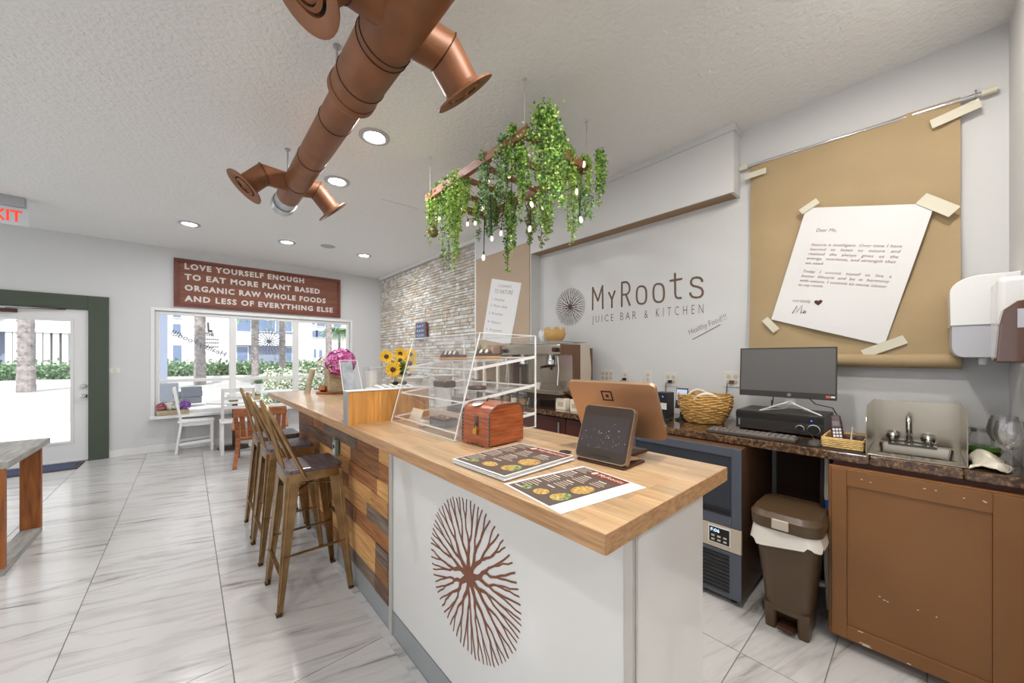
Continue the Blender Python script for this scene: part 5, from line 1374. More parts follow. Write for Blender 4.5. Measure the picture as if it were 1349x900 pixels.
for y in (2.19, 2.90):
    obj('steam_wand', MB().tube([(2.52, y, 1.44), (2.50, y, 1.42), (2.50, y - .01, 1.30), (2.48, y - .015, 1.16)], .005, 8), M['chrome'], em, smooth=True)
    obj('steam_knob', MB().lathe([(.022, 0), (.022, .03), (.0001, .03)], (2.47, y, 1.48), 14, R=Matrix.Rotation(-pi / 2, 3, 'Y')), M['darkred'], em, smooth=True)
for y in (e0 + .06, e1 - .06):
    for x in (2.56, 2.84): obj('foot', MB().lathe([(.02, 0), (.02, .071)], (x, y, GZ), 12), M['chrome'], em)
t = thing('coffee_cup', 'small white cup on the drip tray of the espresso machine', 'cup', (2.56, 2.5, 1.11))
obj('cup', MB().lathe([(.02, 0), (.03, .03), (.034, .055), (.031, .055), (.018, .006), (.0001, .006)], (2.56, 2.5, 1.11), 16), M['dispwhite'], t, smooth=True)
# tan petal bowl on top of the machine
c = onX(729, 445, 2.68)
t = thing('petal_bowl', 'tan tulip-shaped bowl with scalloped rim on top of the espresso machine', 'bowl', (2.68, c.y, 1.558))
b = MB(); n = 48; R0 = [(.055, 0), (.092, .035), (.108, .08), (.102, .125)]; v = []; f = []
for r_, z in R0:
    for k in range(n):
        a_ = 2 * pi * k / n; zz = z if z < .1 else z + .035 * abs(sin(a_ * 3.5)) - .015
        v.append((2.70 + r_ * cos(a_), c.y + r_ * sin(a_), 1.561 + zz))
for j in range(3):
    for k in range(n): f.append((j * n + k, j * n + (k + 1) % n, (j + 1) * n + (k + 1) % n, (j + 1) * n + k))
f.append(tuple(range(n))[::-1]); b.add(v, f); o = obj('bowl', b, M['egg'], t, smooth=True); sm_ = o.modifiers.new('s', 'SOLIDIFY'); sm_.thickness = .005
t = thing('white_petal_bowl', 'white scalloped bowl just behind the tan tulip-shaped bowl', 'bowl', (2.68, c.y + .12, 1.558))
b = MB(); v2 = [(p[0] + .03, p[1] + .13 , p[2]) for p in v]; b.add([((p[0] - 2.73) * .75 + 2.73, (p[1] - c.y - .13) * .6 + c.y + .15, 1.561 + (p[2] - 1.561) * .9) for p in v2], f); o = obj('bowl', b, M['dispwhite'], t, smooth=True); sm_ = o.modifiers.new('s', 'SOLIDIFY'); sm_.thickness = .005
# boxes and jars in front of the machine
for (x, y, X, sy, sz, l_) in ((738, 533, 2.50, .11, .10, 'cream box in front of the espresso machine foot'), (757, 535, 2.49, .10, .105, 'cream box behind the edge of the till screen')):
    c = onX(x, y, X); t = thing('cream_box', l_, 'box', (X, c.y, GZ), group='cream boxes by the espresso machine')
    obj('carton', MB().box(X, X + .07, c.y - sy / 2, c.y + sy / 2, GZ, GZ + sz), M['cream'], t, bevel=.003)
    obj('label', MB().box(X - .001, X, c.y - sy * .3, c.y + sy * .3, GZ + .03, GZ + .07), M['beige'], t)
for i, (y, X) in enumerate(((2.62, 2.47), (2.74, 2.47), (2.87, 2.48), (3.02, 2.48))):
    t = thing('storage_jar', 'clear lidded jar, number %s from the room side, on the worktop seen through the display case' % ['first', 'second', 'third', 'fourth'][i] if 0 else ['clear lidded jar nearest the display case side, below the espresso machine', 'second clear jar along under the espresso machine', 'third clear jar along, behind the lower case shelf', 'farthest clear jar along the worktop'][i], 'jar', (X, y, GZ), group='clear jars on the granite worktop')
    obj('jar_body', MB().lathe([(.042, 0), (.045, .01), (.045, .10), (.038, .115)], (X, y, GZ), 18), M['glassware'], t, smooth=True)
    obj('jar_lid', MB().lathe([(.04, .115), (.04, .13), (.0001, .13)], (X, y, GZ), 18), M['silver'], t)
    obj('contents', MB().lathe([(.0001, .005), (.038, .005), (.038, .06), (.0001, .065)], (X, y, GZ), 14), M['cream' if i % 2 else 'cake'], t)
# white open rack further along with bowl, canister, plant
rk = thing('white_rack', 'white open counter rack beyond the espresso machine', 'shelf', (2.75, 3.4, GZ))
for z in (1.02, 1.36): obj('shelf', MB().box(2.50, 2.9, 3.02, 3.98, z, z + .018), M['trimw'], rk, bevel=.003)
for y in (3.06, 3.3, 3.94): obj('post', MB().box(2.50, 2.53, y - .015, y + .015, GZ, 1.36), M['cream'], rk, bevel=.003); obj('rear_post', MB().box(2.87, 2.90, y - .015, y + .015, GZ, 1.36), M['cream'], rk, bevel=.003)
t = thing('mixing_bowl', 'grey metal bowl on the lower shelf of the white rack', 'bowl', (2.68, 3.55, 1.038))
obj('bowl', MB().lathe([(.05, 0), (.10, .04), (.13, .10), (.126, .10), (.09, .045), (.0001, .01)], (2.68, 3.6, 1.038), 24), M['steel'], t, smooth=True)
t = thing('wood_canister', 'round brown wood-look canister on top of the white rack', 'canister', (2.68, 3.35, 1.378))
obj('body', MB().lathe([(.11, 0), (.135, .05), (.135, .13), (.115, .175), (.0001, .18)], (2.68, 3.32, 1.378), 28), wood('canister_brown', '8A6A55', 'B59880', (8, 8, 1), 3, .5), t, smooth=True)
t = thing('snake_plant', 'small snake plant with upright dark leaves beside the wood-look canister', 'plant', (2.68, 3.62, 1.378))
obj('pot', MB().lathe([(.035, 0), (.05, .055), (.045, .055), (.0001, .045)], (2.68, 3.64, 1.378), 18), M['dispwhite'], t, smooth=True)
b = MB()
for k in range(6):
    a_ = k * 1.1; p = Vector((2.68 + .02 * cos(a_), 3.64 + .02 * sin(a_), 1.42)); leaf(b, p, Vector((.16 * cos(a_), .25 * sin(a_), 1)).normalized(), Vector((cos(a_), sin(a_), 0)), .17, .012)
obj('leaves', b, M['leafd'], t)

# ================================================================ ON THE COUNTER
# display case
cs = thing('display_case', 'clear slant-front acrylic pastry case with tilted shelves on the counter', 'display case', (1.05, 1.58, TZ))
cx0, cxt, cx1, cy0, cy1, cz1 = .815, .945, 1.285, 1.272, 1.895, 1.512
e_ = .004
def sidepl(y): return MB().prism([(cx0, TZ + .001), (cx1, TZ + .001), (cx1, cz1), (cxt, cz1)], 1, y, y + e_)
obj('side_panel', sidepl(cy0), M['acrylic'], cs); obj('side_panel', sidepl(cy1 - e_), M['acrylic'], cs)
b = MB(); b.slab([(cx0, cy0 + e_, TZ + .002), (cxt, cy0 + e_, cz1), (cxt, cy1 - e_, cz1), (cx0, cy1 - e_, TZ + .002)], (e_, 0, -.001)); obj('front_panel', b, M['acrylic'], cs)
obj('top_panel', MB().box(cxt, cx1, cy0 + e_, cy1 - e_, cz1 - e_, cz1), M['acrylic'], cs)
def xf(z): return cx0 + (cxt - cx0) * (z - TZ) / (cz1 - TZ)
b = MB(); r_ = .0022
for y in (cy0, cy1): b.bar((cx0, y, TZ + .002), (cxt, y, cz1), .004, .004); b.bar((cxt, y, cz1), (cx1, y, cz1), .003, .003); b.bar((cx1, y, TZ), (cx1, y, cz1), .006, .006); b.bar((cx0, y, TZ + .003), (cx1, y, TZ + .003), .003, .003)
b.bar((cx0, cy0, TZ + .003), (cx0, cy1, TZ + .003), .003, .003); b.bar((cxt, cy0, cz1), (cxt, cy1, cz1), .003, .003); b.bar((cx1, cy0, cz1), (cx1, cy1, cz1), .003, .003)
obj('polished_edge', b, M['edge'], cs)
sh = []
for zr, dz in ((1.405, .055), (1.265, .055), (1.125, .04)):
    zf = zr - dz; xa = xf(zf) + .012
    b = MB(); b.slab([(xa, cy0 + .006, zf), (cx1 - .004, cy0 + .006, zr), (cx1 - .004, cy1 - .006, zr), (xa, cy1 - .006, zf)], (0, 0, .005)); o = obj('shelf', b, M['acrylic'], cs)
    b = MB(); b.bar((xa, cy0 + .005, zf + .003), (cx1, cy0 + .005, zr + .003), .004, .013); b.bar((xa, cy0 + .006, zf + .003), (xa, cy1 - .006, zf + .003), .004, .006); b.bar((cx1 - .004, cy0, zr), (cx1 - .004, cy1, zr), .004, .008)
    b.bar((xa, cy1 - .005, zf + .003), (cx1, cy1 - .005, zr + .003), .003, .008); obj('shelf_edge', b, M['edge'], o)
    sh.append((xa, zf, zr))
def shz(i, x): xa, zf, zr = sh[i]; return zf + (zr - zf) * (x - xa) / (cx1 - xa) + .0055
b = MB()
for z in (1.09, 1.19): b.lathe([(.0001, -.002), (.006, -.002), (.006, .0)], (cx0 + .012 + (z - TZ) * .28, cy1 - .02, z), 10, R=Matrix.Rotation(-pi / 2, 3, 'Y'))
obj('fixing_screw', b, M['chrome'], cs)
# pastries
PG = 'pastries in the acrylic display case'
def tray(i, x, y, w_, l_, lab):
    z = shz(i, x - .05); t = thing('cake_board', lab, 'tray', (x, y, z), group='white boards in the display case')
    obj('board', MB().box(x - w_ / 2, x + w_ / 2, y - l_ / 2, y + l_ / 2, z + .006, z + .011), M['dispwhite'], t, bevel=.002)
    obj('board_foot', MB().box(x - w_ / 4, x + w_ / 4, y - l_ / 4, y + l_ / 4, z - .002, z + .006), M['dispwhite'], t)
    return z + .0112
def cake(x, y, z, lab, L_=.16, n=7):
    t = thing('drip_cake', lab, 'cake', (x, y, z), group=PG)
    obj('sponge', MB().box(x - .045, x + .045, y - L_ / 2, y + L_ / 2, z, z + .018), M['cake'], t, bevel=.006)
    b = MB(); b.box(x - .042, x + .042, y - L_ / 2 + .003, y + L_ / 2 - .003, z + .0182, z + .032)
    obj('chocolate_top', b, M['choc'], t, bevel=.005)
    for k in range(n):
        yy = y - L_ / 2 + L_ * (k + .5) / n
        obj('cream_swirl', MB().lathe([(.011, 0), (.012, .006), (.006, .014), (.0001, .022)], (x - .02, yy, z + .032), 10), M['cream' if k % 2 else 'choc'], t, smooth=True)
# on top shelf
z = tray(0, 1.12, 1.76, .13, .20, 'left white board on the top shelf of the display case'); cake(1.12, 1.76, z, 'chocolate cake with cream swirls on the top shelf left')
z = tray(0, 1.16, 1.50, .13, .17, 'right white board on the top shelf of the display case'); cake(1.16, 1.50, z, 'shorter chocolate cake with cream swirls on the top shelf', .12, 5)
def brownie(i, x, y, w_, l_, h_, lab, m_='choc'):
    z = shz(i, x + w_ / 2) if i < 3 else TZ + .006
    t = thing('brownie', lab, 'pastry', (x, y, z), group=PG); obj('slab', MB().box(x - w_ / 2, x + w_ / 2, y - l_ / 2, y + l_ / 2, z, z + h_), M[m_], t, bevel=.008)
    b = MB(); 
    for k in range(5): b.ball((x - w_ / 3 + rnd.random() * w_ * .6, y - l_ / 2.6 + l_ * .75 * k / 4, z + h_), .008, 8)
    obj('nut_topping', b, M['cake'], t, smooth=True)
brownie(1, 1.05, 1.74, .07, .13, .035, 'long dark brownie on the middle shelf')
t = thing('round_cookie', 'round dark cookie on the middle shelf, nearest the wooden chest', 'pastry', (1.08, 1.48, 1.23), group=PG)
z = shz(1, 1.10); obj('cookie', MB().lathe([(.0001, 0), (.045, 0), (.05, .008), (.042, .018), (.0001, .022)], (1.08, 1.48, z), 20), M['choc'], t, smooth=True)
brownie(3, .96, 1.60, .08, .15, .04, 'dark loaf slice on the case floor', 'choc')
brownie(3, .99, 1.42, .06, .08, .03, 'small grey-brown square on the case floor', 'cake')
t = thing('price_card', 'folded pale card standing on the floor of the display case', 'card', (.92, 1.80, TZ + .005))
obj('card', MB().slab([(.90, 1.86, TZ + .006), (.90, 1.74, TZ + .006), (.925, 1.74, TZ + .07), (.925, 1.86, TZ + .07)], (.001, 0, 0)), M['cream'], t)
t = thing('napkin_holder', 'small clear box with white napkins on the case floor', 'box', (.90, 1.66, TZ))
obj('napkins', MB().box(.862, .90, 1.63, 1.70, TZ + .006, TZ + .03), M['paper'], t, bevel=.003)
# locked wooden chest
A = Vector((.828, 1.236, 0)); Bc = Vector((.850, 1.085, 0)); 
ux = Vector((.95, -.31, 0)).normalized()
ang = radians(3)
ch = thing('wooden_chest', 'small reddish wooden chest with barrel lid and brass padlock', 'chest', (.85, 1.085, TZ), ang)
# local: x depth (away from customer), y to the far side
DX_, DY_, HZ = .185, .165, .158
body = [(0, .012), (DX_, .012), (DX_, .105)] + [(DX_ - .012 * (1 - cos(a_)) * 2.2, .105 + .045 * sin(a_)) for a_ in [pi / 2 * k / 5 for k in range(1, 6)]] 
prof_ = [(0, .006), (DX_, .006), (DX_, .115)] + [(DX_ - .04 + .04 * cos(a_), .118 + .042 * sin(a_)) for a_ in [pi / 2 * k / 6 for k in range(1, 7)]] + [(.055 - .055 * sin(a_), .112 + .048 * cos(a_)) for a_ in [pi / 2 * k / 6 for k in range(0, 7)]]
obj('box_and_lid', MB().prism(prof_, 1, .004, DY_ - .004), M['chest'], ch, local=True)
for y in (0, DY_ - .004): obj('end_board', MB().prism([(a_, z_ + .001) for a_, z_ in prof_], 1, y, y + .0038), M['chest'], ch, local=True)
b = MB(); 
for y in (.0, DY_): b.tube([(p[0] - (.0015 if p[0] < .01 else 0), y, p[1] + .001) for p in prof_[2:] + [(0, .006)]], .0028, 6)
obj('iron_edging', b, M['studs'], ch, local=True)
b = MB(); b.prism([(.0, 0), (.03, 0), (.035, .006), (.05, .002), (.065, .008), (.10, .008), (.115, .002), (.13, .006), (.135, 0), (DY_, 0), (DY_, .012), (0, .012)], 0, -.003, .004); obj('scalloped_plinth', b, M['chest'], ch, local=True)
b = MB()
for y in (.0, DY_):
    for k in range(8): b.ball((-.001, y + (.004 if y == 0 else -.004), .02 + .014 * k), .0028, 6)
obj('stud', b, M['silver'], ch, local=True)
b = MB(); b.box(-.004, 0, .066, .086, .075, .115); b.tube([(-.006, .076, .09), (-.012, .076, .085), (-.010, .076, .075)], .003, 6); obj('hasp', b, M['studs'], ch, local=True)
pk = obj('padlock', MB().box(-.013, -.003, .066, .086, .045, .066), M['gold'], ch, local=True, bevel=.002)
obj('shackle', MB().tube([(-.008, .070, .066), (-.008, .070, .078), (-.008, .076, .084), (-.008, .082, .078), (-.008, .082, .066)], .0018, 6), M['chrome'], pk, local=True)
obj('lid_plaque', MB().lathe([(.0001, 0), (.026, 0), (.027, .002), (.0001, .003)], (.030, .105, .1575), 20, sx=.8, R=Matrix.Rotation(radians(-24), 3, 'Y')), M['silver'], ch, local=True)
obj('lid_handle', MB().tube([(.10, .035, .16), (.10, .04, .172), (.10, .125, .172), (.10, .13, .16)], .003, 6), M['studs'], ch, local=True)
# menus
def menu_mesh(W, Hh, nm, t, margins=True, z=0):
    """flat printed menu, local x = up the page, y = to the left; lies at z"""
    b = MB(); mats_ = [M['paper'], M['menubrown'], M['menured'], M['menutext'], M['menufood'], M['menufood2'], M['menugreen']]
    def q(u0, u1, v0, v1, mi, lv):   # u along page width from left (0..1), v from bottom (0..1)
        zz = z + .0009 + .00025 * lv
        b.quad((v0 * Hh, -u0 * W, zz), (v0 * Hh, -u1 * W, zz), (v1 * Hh, -u1 * W, zz), (v1 * Hh, -u0 * W, zz), mi)
    b.box(0, Hh, -W, 0, z, z + .0008, 0)
    l, r = (.05, .80) if margins else (.02, .98); w_ = r - l
    q(l, r, .02, .98, 1, 1); q(l + w_ * .30, r, .84, .98, 2, 2)
    rr = random.Random(8)
    for col in range(3):
        u0 = l + w_ * (.03 + .32 * col); 
        for k in range(24):
            v = .95 - .038 * k
            if v < .05: break
            if col == 2 and v > .80: continue
            if col == 1 and v > .82: continue
            if col == 2 and v < .62: continue
            if col == 1 and v < .30: continue
            if k % 6 == 5: q(u0, u0 + w_ * .16, v, v + .02, 3, 2)
            elif k % 6 < 4: q(u0, u0 + w_ * rr.uniform(.18, .28), v, v + .010, 3, 2)
    def blob(u, v, ru, rv, mi, lv=3):
        n = 14; zz = z + .0009 + .00025 * lv
        b.add([(v * Hh + rv * Hh * sin(2 * pi * k / n), -(u * W + ru * W * cos(2 * pi * k / n)), zz) for k in range(n)], [tuple(range(n))], mi)
    blob(l + w_ * .82, .48, w_ * .15, .12, 4); blob(l + w_ * .80, .46, w_ * .09, .07, 5, 4); blob(l + w_ * .84, .22, w_ * .13, .10, 6); blob(l + w_ * .80, .20, w_ * .09, .07, 5, 4)
    blob(l + w_ * .52, .16, w_ * .12, .07, 5); blob(l + w_ * .25, .12, w_ * .08, .05, 6)
    zz = z + .0009 + .0008
    txt(b, 'MyRoots', (.885 * Hh, -(l + w_ * .46) * W, zz), (.885 * Hh, -(r - w_ * .04) * W, zz), .017 * W / .22, (0, 0, 1), 3, offset=.01)
    blob(l + w_ * .37, .91, w_ * .05, .045, 3, 3)
    return obj(nm, b, mats_, t, local=True)
P0 = onZ(664, 638, TZ); P1 = onZ(745, 678, TZ); P2 = onZ(854, 642, TZ); P3 = onZ(770, 615, TZ)
hv = ((P3 - P0) + (P2 - P1)) / 2; wv = ((P1 - P0) + (P2 - P3)) / 2
t = thing('menu_sheet', 'single printed menu on white paper near the counter end', 'menu', P0, math.atan2(hv.y, hv.x))
menu_mesh(wv.length, hv.length, 'sheet', t, True, .0005)
zt_ = TZ + .017
P0 = onZ(597, 603, zt_); P1 = onZ(655, 630, zt_); P2 = onZ(747, 602, zt_); P3 = onZ(690, 583, zt_)
P0 = P0.lerp(P1, .02); hv = ((P3 - P0) + (P2 - P1)) / 2; wv = ((P1 - P0) + (P2 - P3)) / 2
ln = ['bottom menu of the stack beside the wooden chest', 'second menu from the bottom of the stack by the chest', 'third menu up in the stack by the chest', 'fourth menu up, just under the top one', 'top menu of the stack beside the wooden chest']
rnd = random.Random(12)
for k in range(5):
    t = thing('menu', ln[k], 'menu', (P0.x + rnd.uniform(-.006, .004), P0.y + rnd.uniform(-.004, .006), TZ + .0035 * k), math.atan2(hv.y, hv.x) + (rnd.uniform(-.03, .03) if k < 4 else 0), group='stack of printed menus')
    if k == 4: menu_mesh(wv.length, hv.length, 'sheet', t, False, .0005)
    else: obj('sheets', MB().box(0, hv.length, -wv.length, 0, .0003, .003), M['paper'], t, local=True)
# till: customer tablet and operator screen
ps = thing('customer_tablet', 'small brown-framed customer tablet leaning on the till stand', 'tablet', (1.03, .69, TZ), 0)
A0 = onZ(757, 600, TZ + .014); A1 = onZ(826, 619, TZ + .014)
A0.x = .975; A0 = Vector((.975, A0.y * .975 / onZ(757, 600, TZ + .014).x, TZ + .012)); A1 = Vector((.985, .985 * onZ(824, 618, TZ).y / onZ(824, 618, TZ).x, TZ + .012))
vv = (A1 - A0); vv.z = 0; wT = vv.length; vv.normalize(); bk_ = Vector((-vv.y, vv.x, 0)); bk_ = bk_ if bk_.x > 0 else -bk_
upT = (Vector((0, 0, 1)) * cos(radians(22)) + bk_ * sin(radians(22))); hT = .183; nT = upT.cross(vv); nT = nT if nT.x < 0 else -nT
def tq(u, v_, d=0): return A0 + vv * (u * wT) + upT * (v_ * hT) + nT * d
def tslab(u0, u1, v0, v1, d, th, r=0):
    if not r: return MB().slab([tq(u0, v0, d), tq(u1, v0, d), tq(u1, v1, d), tq(u0, v1, d)], -nT * th)
    pts = []; ru, rv = r / wT, r / hT
    for cu_, cv_, a0 in ((u1 - ru, v1 - rv, 0), (u0 + ru, v1 - rv, 90), (u0 + ru, v0 + rv, 180), (u1 - ru, v0 + rv, 270)):
        for i in range(5): a_ = radians(a0 + 90 * i / 4); pts.append(tq(cu_ + ru * cos(a_), cv_ + rv * sin(a_), d))
    return MB().slab(pts, -nT * th)
obj('shell', tslab(0, 1, 0, 1, 0, .022, .016), mat('tablet_bronze', '9A8068', .35, .7), ps)
obj('glass_face', tslab(.015, .985, .02, .98, .0015, .0014, .014), mat('tablet_black_glass', '3A2D24', .2), ps)
obj('screen', tslab(.06, .94, .20, .80, .0022, .0006), M['tabscreen'], ps)
obj('card_slot', tslab(.30, .70, .08, .11, .0025, .0008), M['black'], ps)
b = MB(); rnd = random.Random(31)
for k in range(44):
    u, v_ = min(.92, max(.08, rnd.gauss(.5, .22))), min(.74, max(.22, rnd.gauss(.42, .12))); r_ = rnd.uniform(.0005, .0018) * (1 if k % 6 else 1.6)
    p = tq(u, v_, .0027); b.add([p + vv * (r_ * cos(q)) + upT * (r_ * sin(q)) for q in [pi * j / 4 for j in range(8)]], [tuple(range(8))])
obj('screen_sparkle', b, mat('screen_lilac', '8A7A94', .3, emit=.12), ps)
b = MB(); b.slab([tuple(A0 - Vector((0, 0, .011)) + vv * .01), tuple(A1 - Vector((0, 0, .011)) - vv * .005), tuple(A1 + bk_ * .13 - Vector((0, 0, .011))), tuple(A0 + bk_ * .13 - Vector((0, 0, .011)) + vv * .01)], (0, 0, .008)); obj('base_plate', b, M['darkbrown'], ps, bevel=.002)
b = MB(); b.slab([tq(.1, .1, -.023), tq(.9, .1, -.023), tuple(A1 + bk_ * .11 - vv * .01), tuple(A0 + bk_ * .11 + vv * .02)], (0, 0, .006)); obj('rear_prop', b, M['alu'], ps)
# big operator screen behind, facing the kitchen
S0 = onX(747, 503, 1.075); S1 = Vector((1.11, onX(862, 507, 1.11).y, onX(862, 507, 1.11).z)); S2 = onX(887.5, 583, 1.225)
zt_ = (S0.z + S1.z) / 2; S0.z = S1.z = zt_
ts = thing('till_screen', 'large aluminium till screen seen from behind, orange counter reflection painted in, with a square emblem', 'monitor', (1.17, .70, TZ))
wv_ = (S1 - S0); WS = wv_.length; wv_.normalize(); dn = S2 - S1; dn -= wv_ * dn.dot(wv_); HS = dn.length; dn.normalize(); nS = wv_.cross(dn); nS = nS if nS.x < 0 else -nS
def sq(u, v_, d=0): return S0 + wv_ * u + dn * v_ + nS * d
def rs_(u0, u1, v0, v1, r, d, th):
    pts = []
    for cu_, cv_, a0 in ((u1 - r, v1 - r, 0), (u0 + r, v1 - r, 90), (u0 + r, v0 + r, 180), (u1 - r, v0 + r, 270)):
        for i in range(6): a_ = radians(a0 + 90 * i / 5); pts.append(sq(cu_ + r * cos(a_), cv_ + r * sin(a_), d))
    return MB().slab(pts, -nS * th)
obj('back_shell', rs_(0, WS, 0, HS, .018, 0, .014), M['alu'], ts)
obj('front_glass', rs_(.003, WS - .003, .003, HS - .003, .016, -.0145, .002), M['dark'], ts)
b = MB(); cu_, cv_ = WS * .46, HS * .24; s1 = .021; w_ = .0055
for a_ in ((-s1, s1, -s1, -s1 + w_), (-s1, s1, s1 - w_, s1), (-s1, -s1 + w_, -s1 + w_, s1 - w_), (s1 - w_, s1, -s1 + w_, s1 - w_), (-.006, .006, -.006, .006)):
    b.slab([sq(cu_ + a_[0], cv_ + a_[2], .0008), sq(cu_ + a_[1], cv_ + a_[2], .0008), sq(cu_ + a_[1], cv_ + a_[3], .0008), sq(cu_ + a_[0], cv_ + a_[3], .0008)], -nS * .0006)
obj('square_emblem', b, M['darkred'], ts)
pm = sq(WS * .5, HS * .72, .004)
b = MB(); b.tube([pm, Vector((pm.x + .03, pm.y, TZ + .06)), Vector((pm.x - .01, pm.y, TZ + .012))], [.02, .022, .03], 12); b.box(pm.x - .075, pm.x + .08, pm.y - .075, pm.y + .075, TZ, TZ + .010); obj('stand', b, M['darkbrown'], ts)
# small puck left of the tablet
c = onZ(752, 602, TZ); t = thing('card_reader_puck', 'small dark round disc at the left foot of the tablet', 'card reader', c)
obj('disc', MB().lathe([(.0001, 0), (.022, 0), (.022, .004), (.0001, .006)], (c.x + .03, c.y + .05, TZ), 20), M['bezel'], t)
# things behind the divider board
t = thing('acrylic_sign_holder', 'clear acrylic sign holder with printed sheet behind the divider board', 'sign', (.72, 2.32, TZ))
Y_ = 2.3; a0 = onY(456.5, 475, Y_); a1 = onY(483, 475, Y_); a2 = onY(478, 516, Y_)
x0, x1 = onY(458, 500, Y_).x, onY(485, 500, Y_).x
obj('holder', MB().slab([(x0, Y_ + .02, TZ + .003), (x1, Y_ + .02, TZ + .003), (x1 - .03, Y_ + .12, a0.z), (x0 - .012, Y_ + .12, a0.z)], (0, .004, 0)), M['acrylic'], t)
obj('print', MB().slab([(x0 + .008, Y_ + .026, TZ + .02), (x1 - .035, Y_ + .026, TZ + .02), (x1 - .06, Y_ + .125, a0.z - .01), (x0 - .004, Y_ + .125, a0.z - .01)], (0, .001, 0)), mat('pale_blue_print', 'A8B0B8', .6, vary=.3, vscale=20), t)
b = MB(); b.bar((x0, Y_ + .02, TZ + .003), (x0 - .012, Y_ + .12, a0.z), .004, .004); b.bar((x1, Y_ + .02, TZ + .003), (x1 - .03, Y_ + .12, a0.z), .004, .004); b.bar((x0 - .012, Y_ + .12, a0.z), (x1 - .03, Y_ + .12, a0.z), .004, .004); obj('polished_edge', b, M['edge'], t)
t = thing('clear_bin', 'clear open box of paper cups behind the divider board', 'box', (.93, 2.5, TZ))
x0, x1 = onY(487, 500, 2.6).x, onY(504, 500, 2.6).x; zt_ = onY(490, 484, 2.6).z
b = MB(); b.box(x0, x1, 2.6, 2.603, TZ, zt_); b.box(x0, x1, 2.75, 2.753, TZ, zt_); b.box(x0, x0 + .003, 2.603, 2.75, TZ, zt_); b.box(x1 - .003, x1, 2.603, 2.75, TZ, zt_); obj('walls', b, M['acrylic'], t)
b = MB(); b.bar((x0, 2.6, zt_), (x1, 2.6, zt_), .004, .004); obj('rim', b, M['edge'], t)
t = thing('paper_cup_stack', 'stack of white paper cups inside the clear box', 'cup', ((x0 + x1) / 2, 2.68, TZ))
b = MB(); 
for k in range(6): b.lathe([(.032, .0 + .03 * k), (.042, .09 + .03 * k), (.043, .094 + .03 * k)], ((x0 + x1) / 2, 2.68, TZ + .003), 16)
obj('cups', b, M['paper'], t, smooth=True)
t = thing('utensil_tray', 'low white tray of wrapped utensils standing behind the divider board', 'tray', (.92, 2.2, TZ))
obj('tray', MB().box(.80, 1.05, 2.02, 2.24, TZ, TZ + .165), M['dispwhite'], t, bevel=.006)
b = MB()
for k in range(5): b.bar((.83 + .045 * k, 2.04, TZ + .172), (.85 + .045 * k, 2.20, TZ + .178), .018, .008)
obj('wrapped_utensils', b, M['paper'], t, bevel=.002)
t = thing('black_sunglasses', 'black folded sunglasses on the white tray', 'sunglasses', (.95, 2.1, TZ + .18))
b = MB(); 
for dx in (0, .055): b.ball((.93 + dx, 2.10, TZ + .192), .017, 10, sc=(1.2, .3, .7))
b.bar((.905, 2.105, TZ + .195), (1.005, 2.105, TZ + .195), .004, .004); obj('frame', b, M['black'], t)
for (px, py, Y_, r_, l_) in ((545, 497, 2.42, .115, 'white round cake stand behind the case, nearest the sunflowers'), (584, 494, 2.32, .115, 'white round cake stand behind the case, right of the first stand')):
    c = onY(px, py, Y_); t = thing('cake_stand', l_, 'cake stand', (c.x, Y_, TZ), group='white cake stands behind the display case')
    obj('plate', MB().lathe([(.0001, c.z - TZ - .012), (r_ * .9, c.z - TZ - .010), (r_, c.z - TZ), (.0001, c.z - TZ)], (c.x, Y_, TZ), 28), M['dispwhite'], t, smooth=True)
    obj('pedestal', MB().lathe([(.07, 0), (.06, .01), (.055, c.z - TZ - .03), (.07, c.z - TZ - .0115)], (c.x, Y_, TZ), 20), M['dispwhite'], t, smooth=True)
# sunflowers
sfc = Vector((onY(528, 500, 2.85).x, 2.85, TZ))
t = thing('sunflower_pot', 'potted artificial sunflowers with six yellow heads in front of the stone wall', 'flowers', sfc)
obj('pot', MB().lathe([(.04, 0), (.045, .01), (.055, .20), (.06, .205), (.055, .21), (.0001, .20)], sfc, 20), M['boxwood'], t, smooth=True)
obj('pot_ring', MB().tube([sfc + Vector((-.058, -.02 + .0, .12)) + Vector((0, .02 * cos(a_), .02 * sin(a_))) for a_ in [pi * k / 6 for k in range(13)]], .004, 6), M['wicker'], t)
rnd = random.Random(77)
heads = [((509, 470), -.02, .052), ((527, 466), .0, .05), ((541, 467), .05, .05), ((527, 475), -.03, .045), ((517.5, 487), -.08, .058), ((540, 479), -.05, .055)]
stm = MB(); lfm = MB()
for (px, py), dy, r_ in heads:
    p = onY(px, py, 2.85 + dy); nrm = (Vector((0, 0, 1.44)) - p); nrm.z = .05; nrm = (nrm.normalized() + Vector((rnd.uniform(-.4, .4), 0, rnd.uniform(.0, .5)))).normalized()
    a_ = nrm.orthogonal().normalized(); b_ = nrm.cross(a_); pb = MB()
    for k in range(22):
        th = 2 * pi * k / 22 + rnd.uniform(-.08, .08); d = (a_ * cos(th) + b_ * sin(th)); leaf(pb, p + d * r_ * .28 + nrm * (.004 * (k % 2)), (d + nrm * rnd.uniform(0, .35)).normalized(), nrm, r_ * .88, r_ * .17)
    h_ = obj('flower_head', pb, M['yellow'], t)
    obj('disc_centre', MB().lathe([(r_ * .36, 0), (r_ * .32, .012), (.0001, .016)], p, 16, R=nrm.to_track_quat('Z', 'Y').to_matrix()), M['seed'], h_, smooth=True)
    stm.tube([sfc + Vector((0, 0, .2)), (sfc + Vector((0, 0, .25)) + p) / 2, p - nrm * .01], .004, 6)
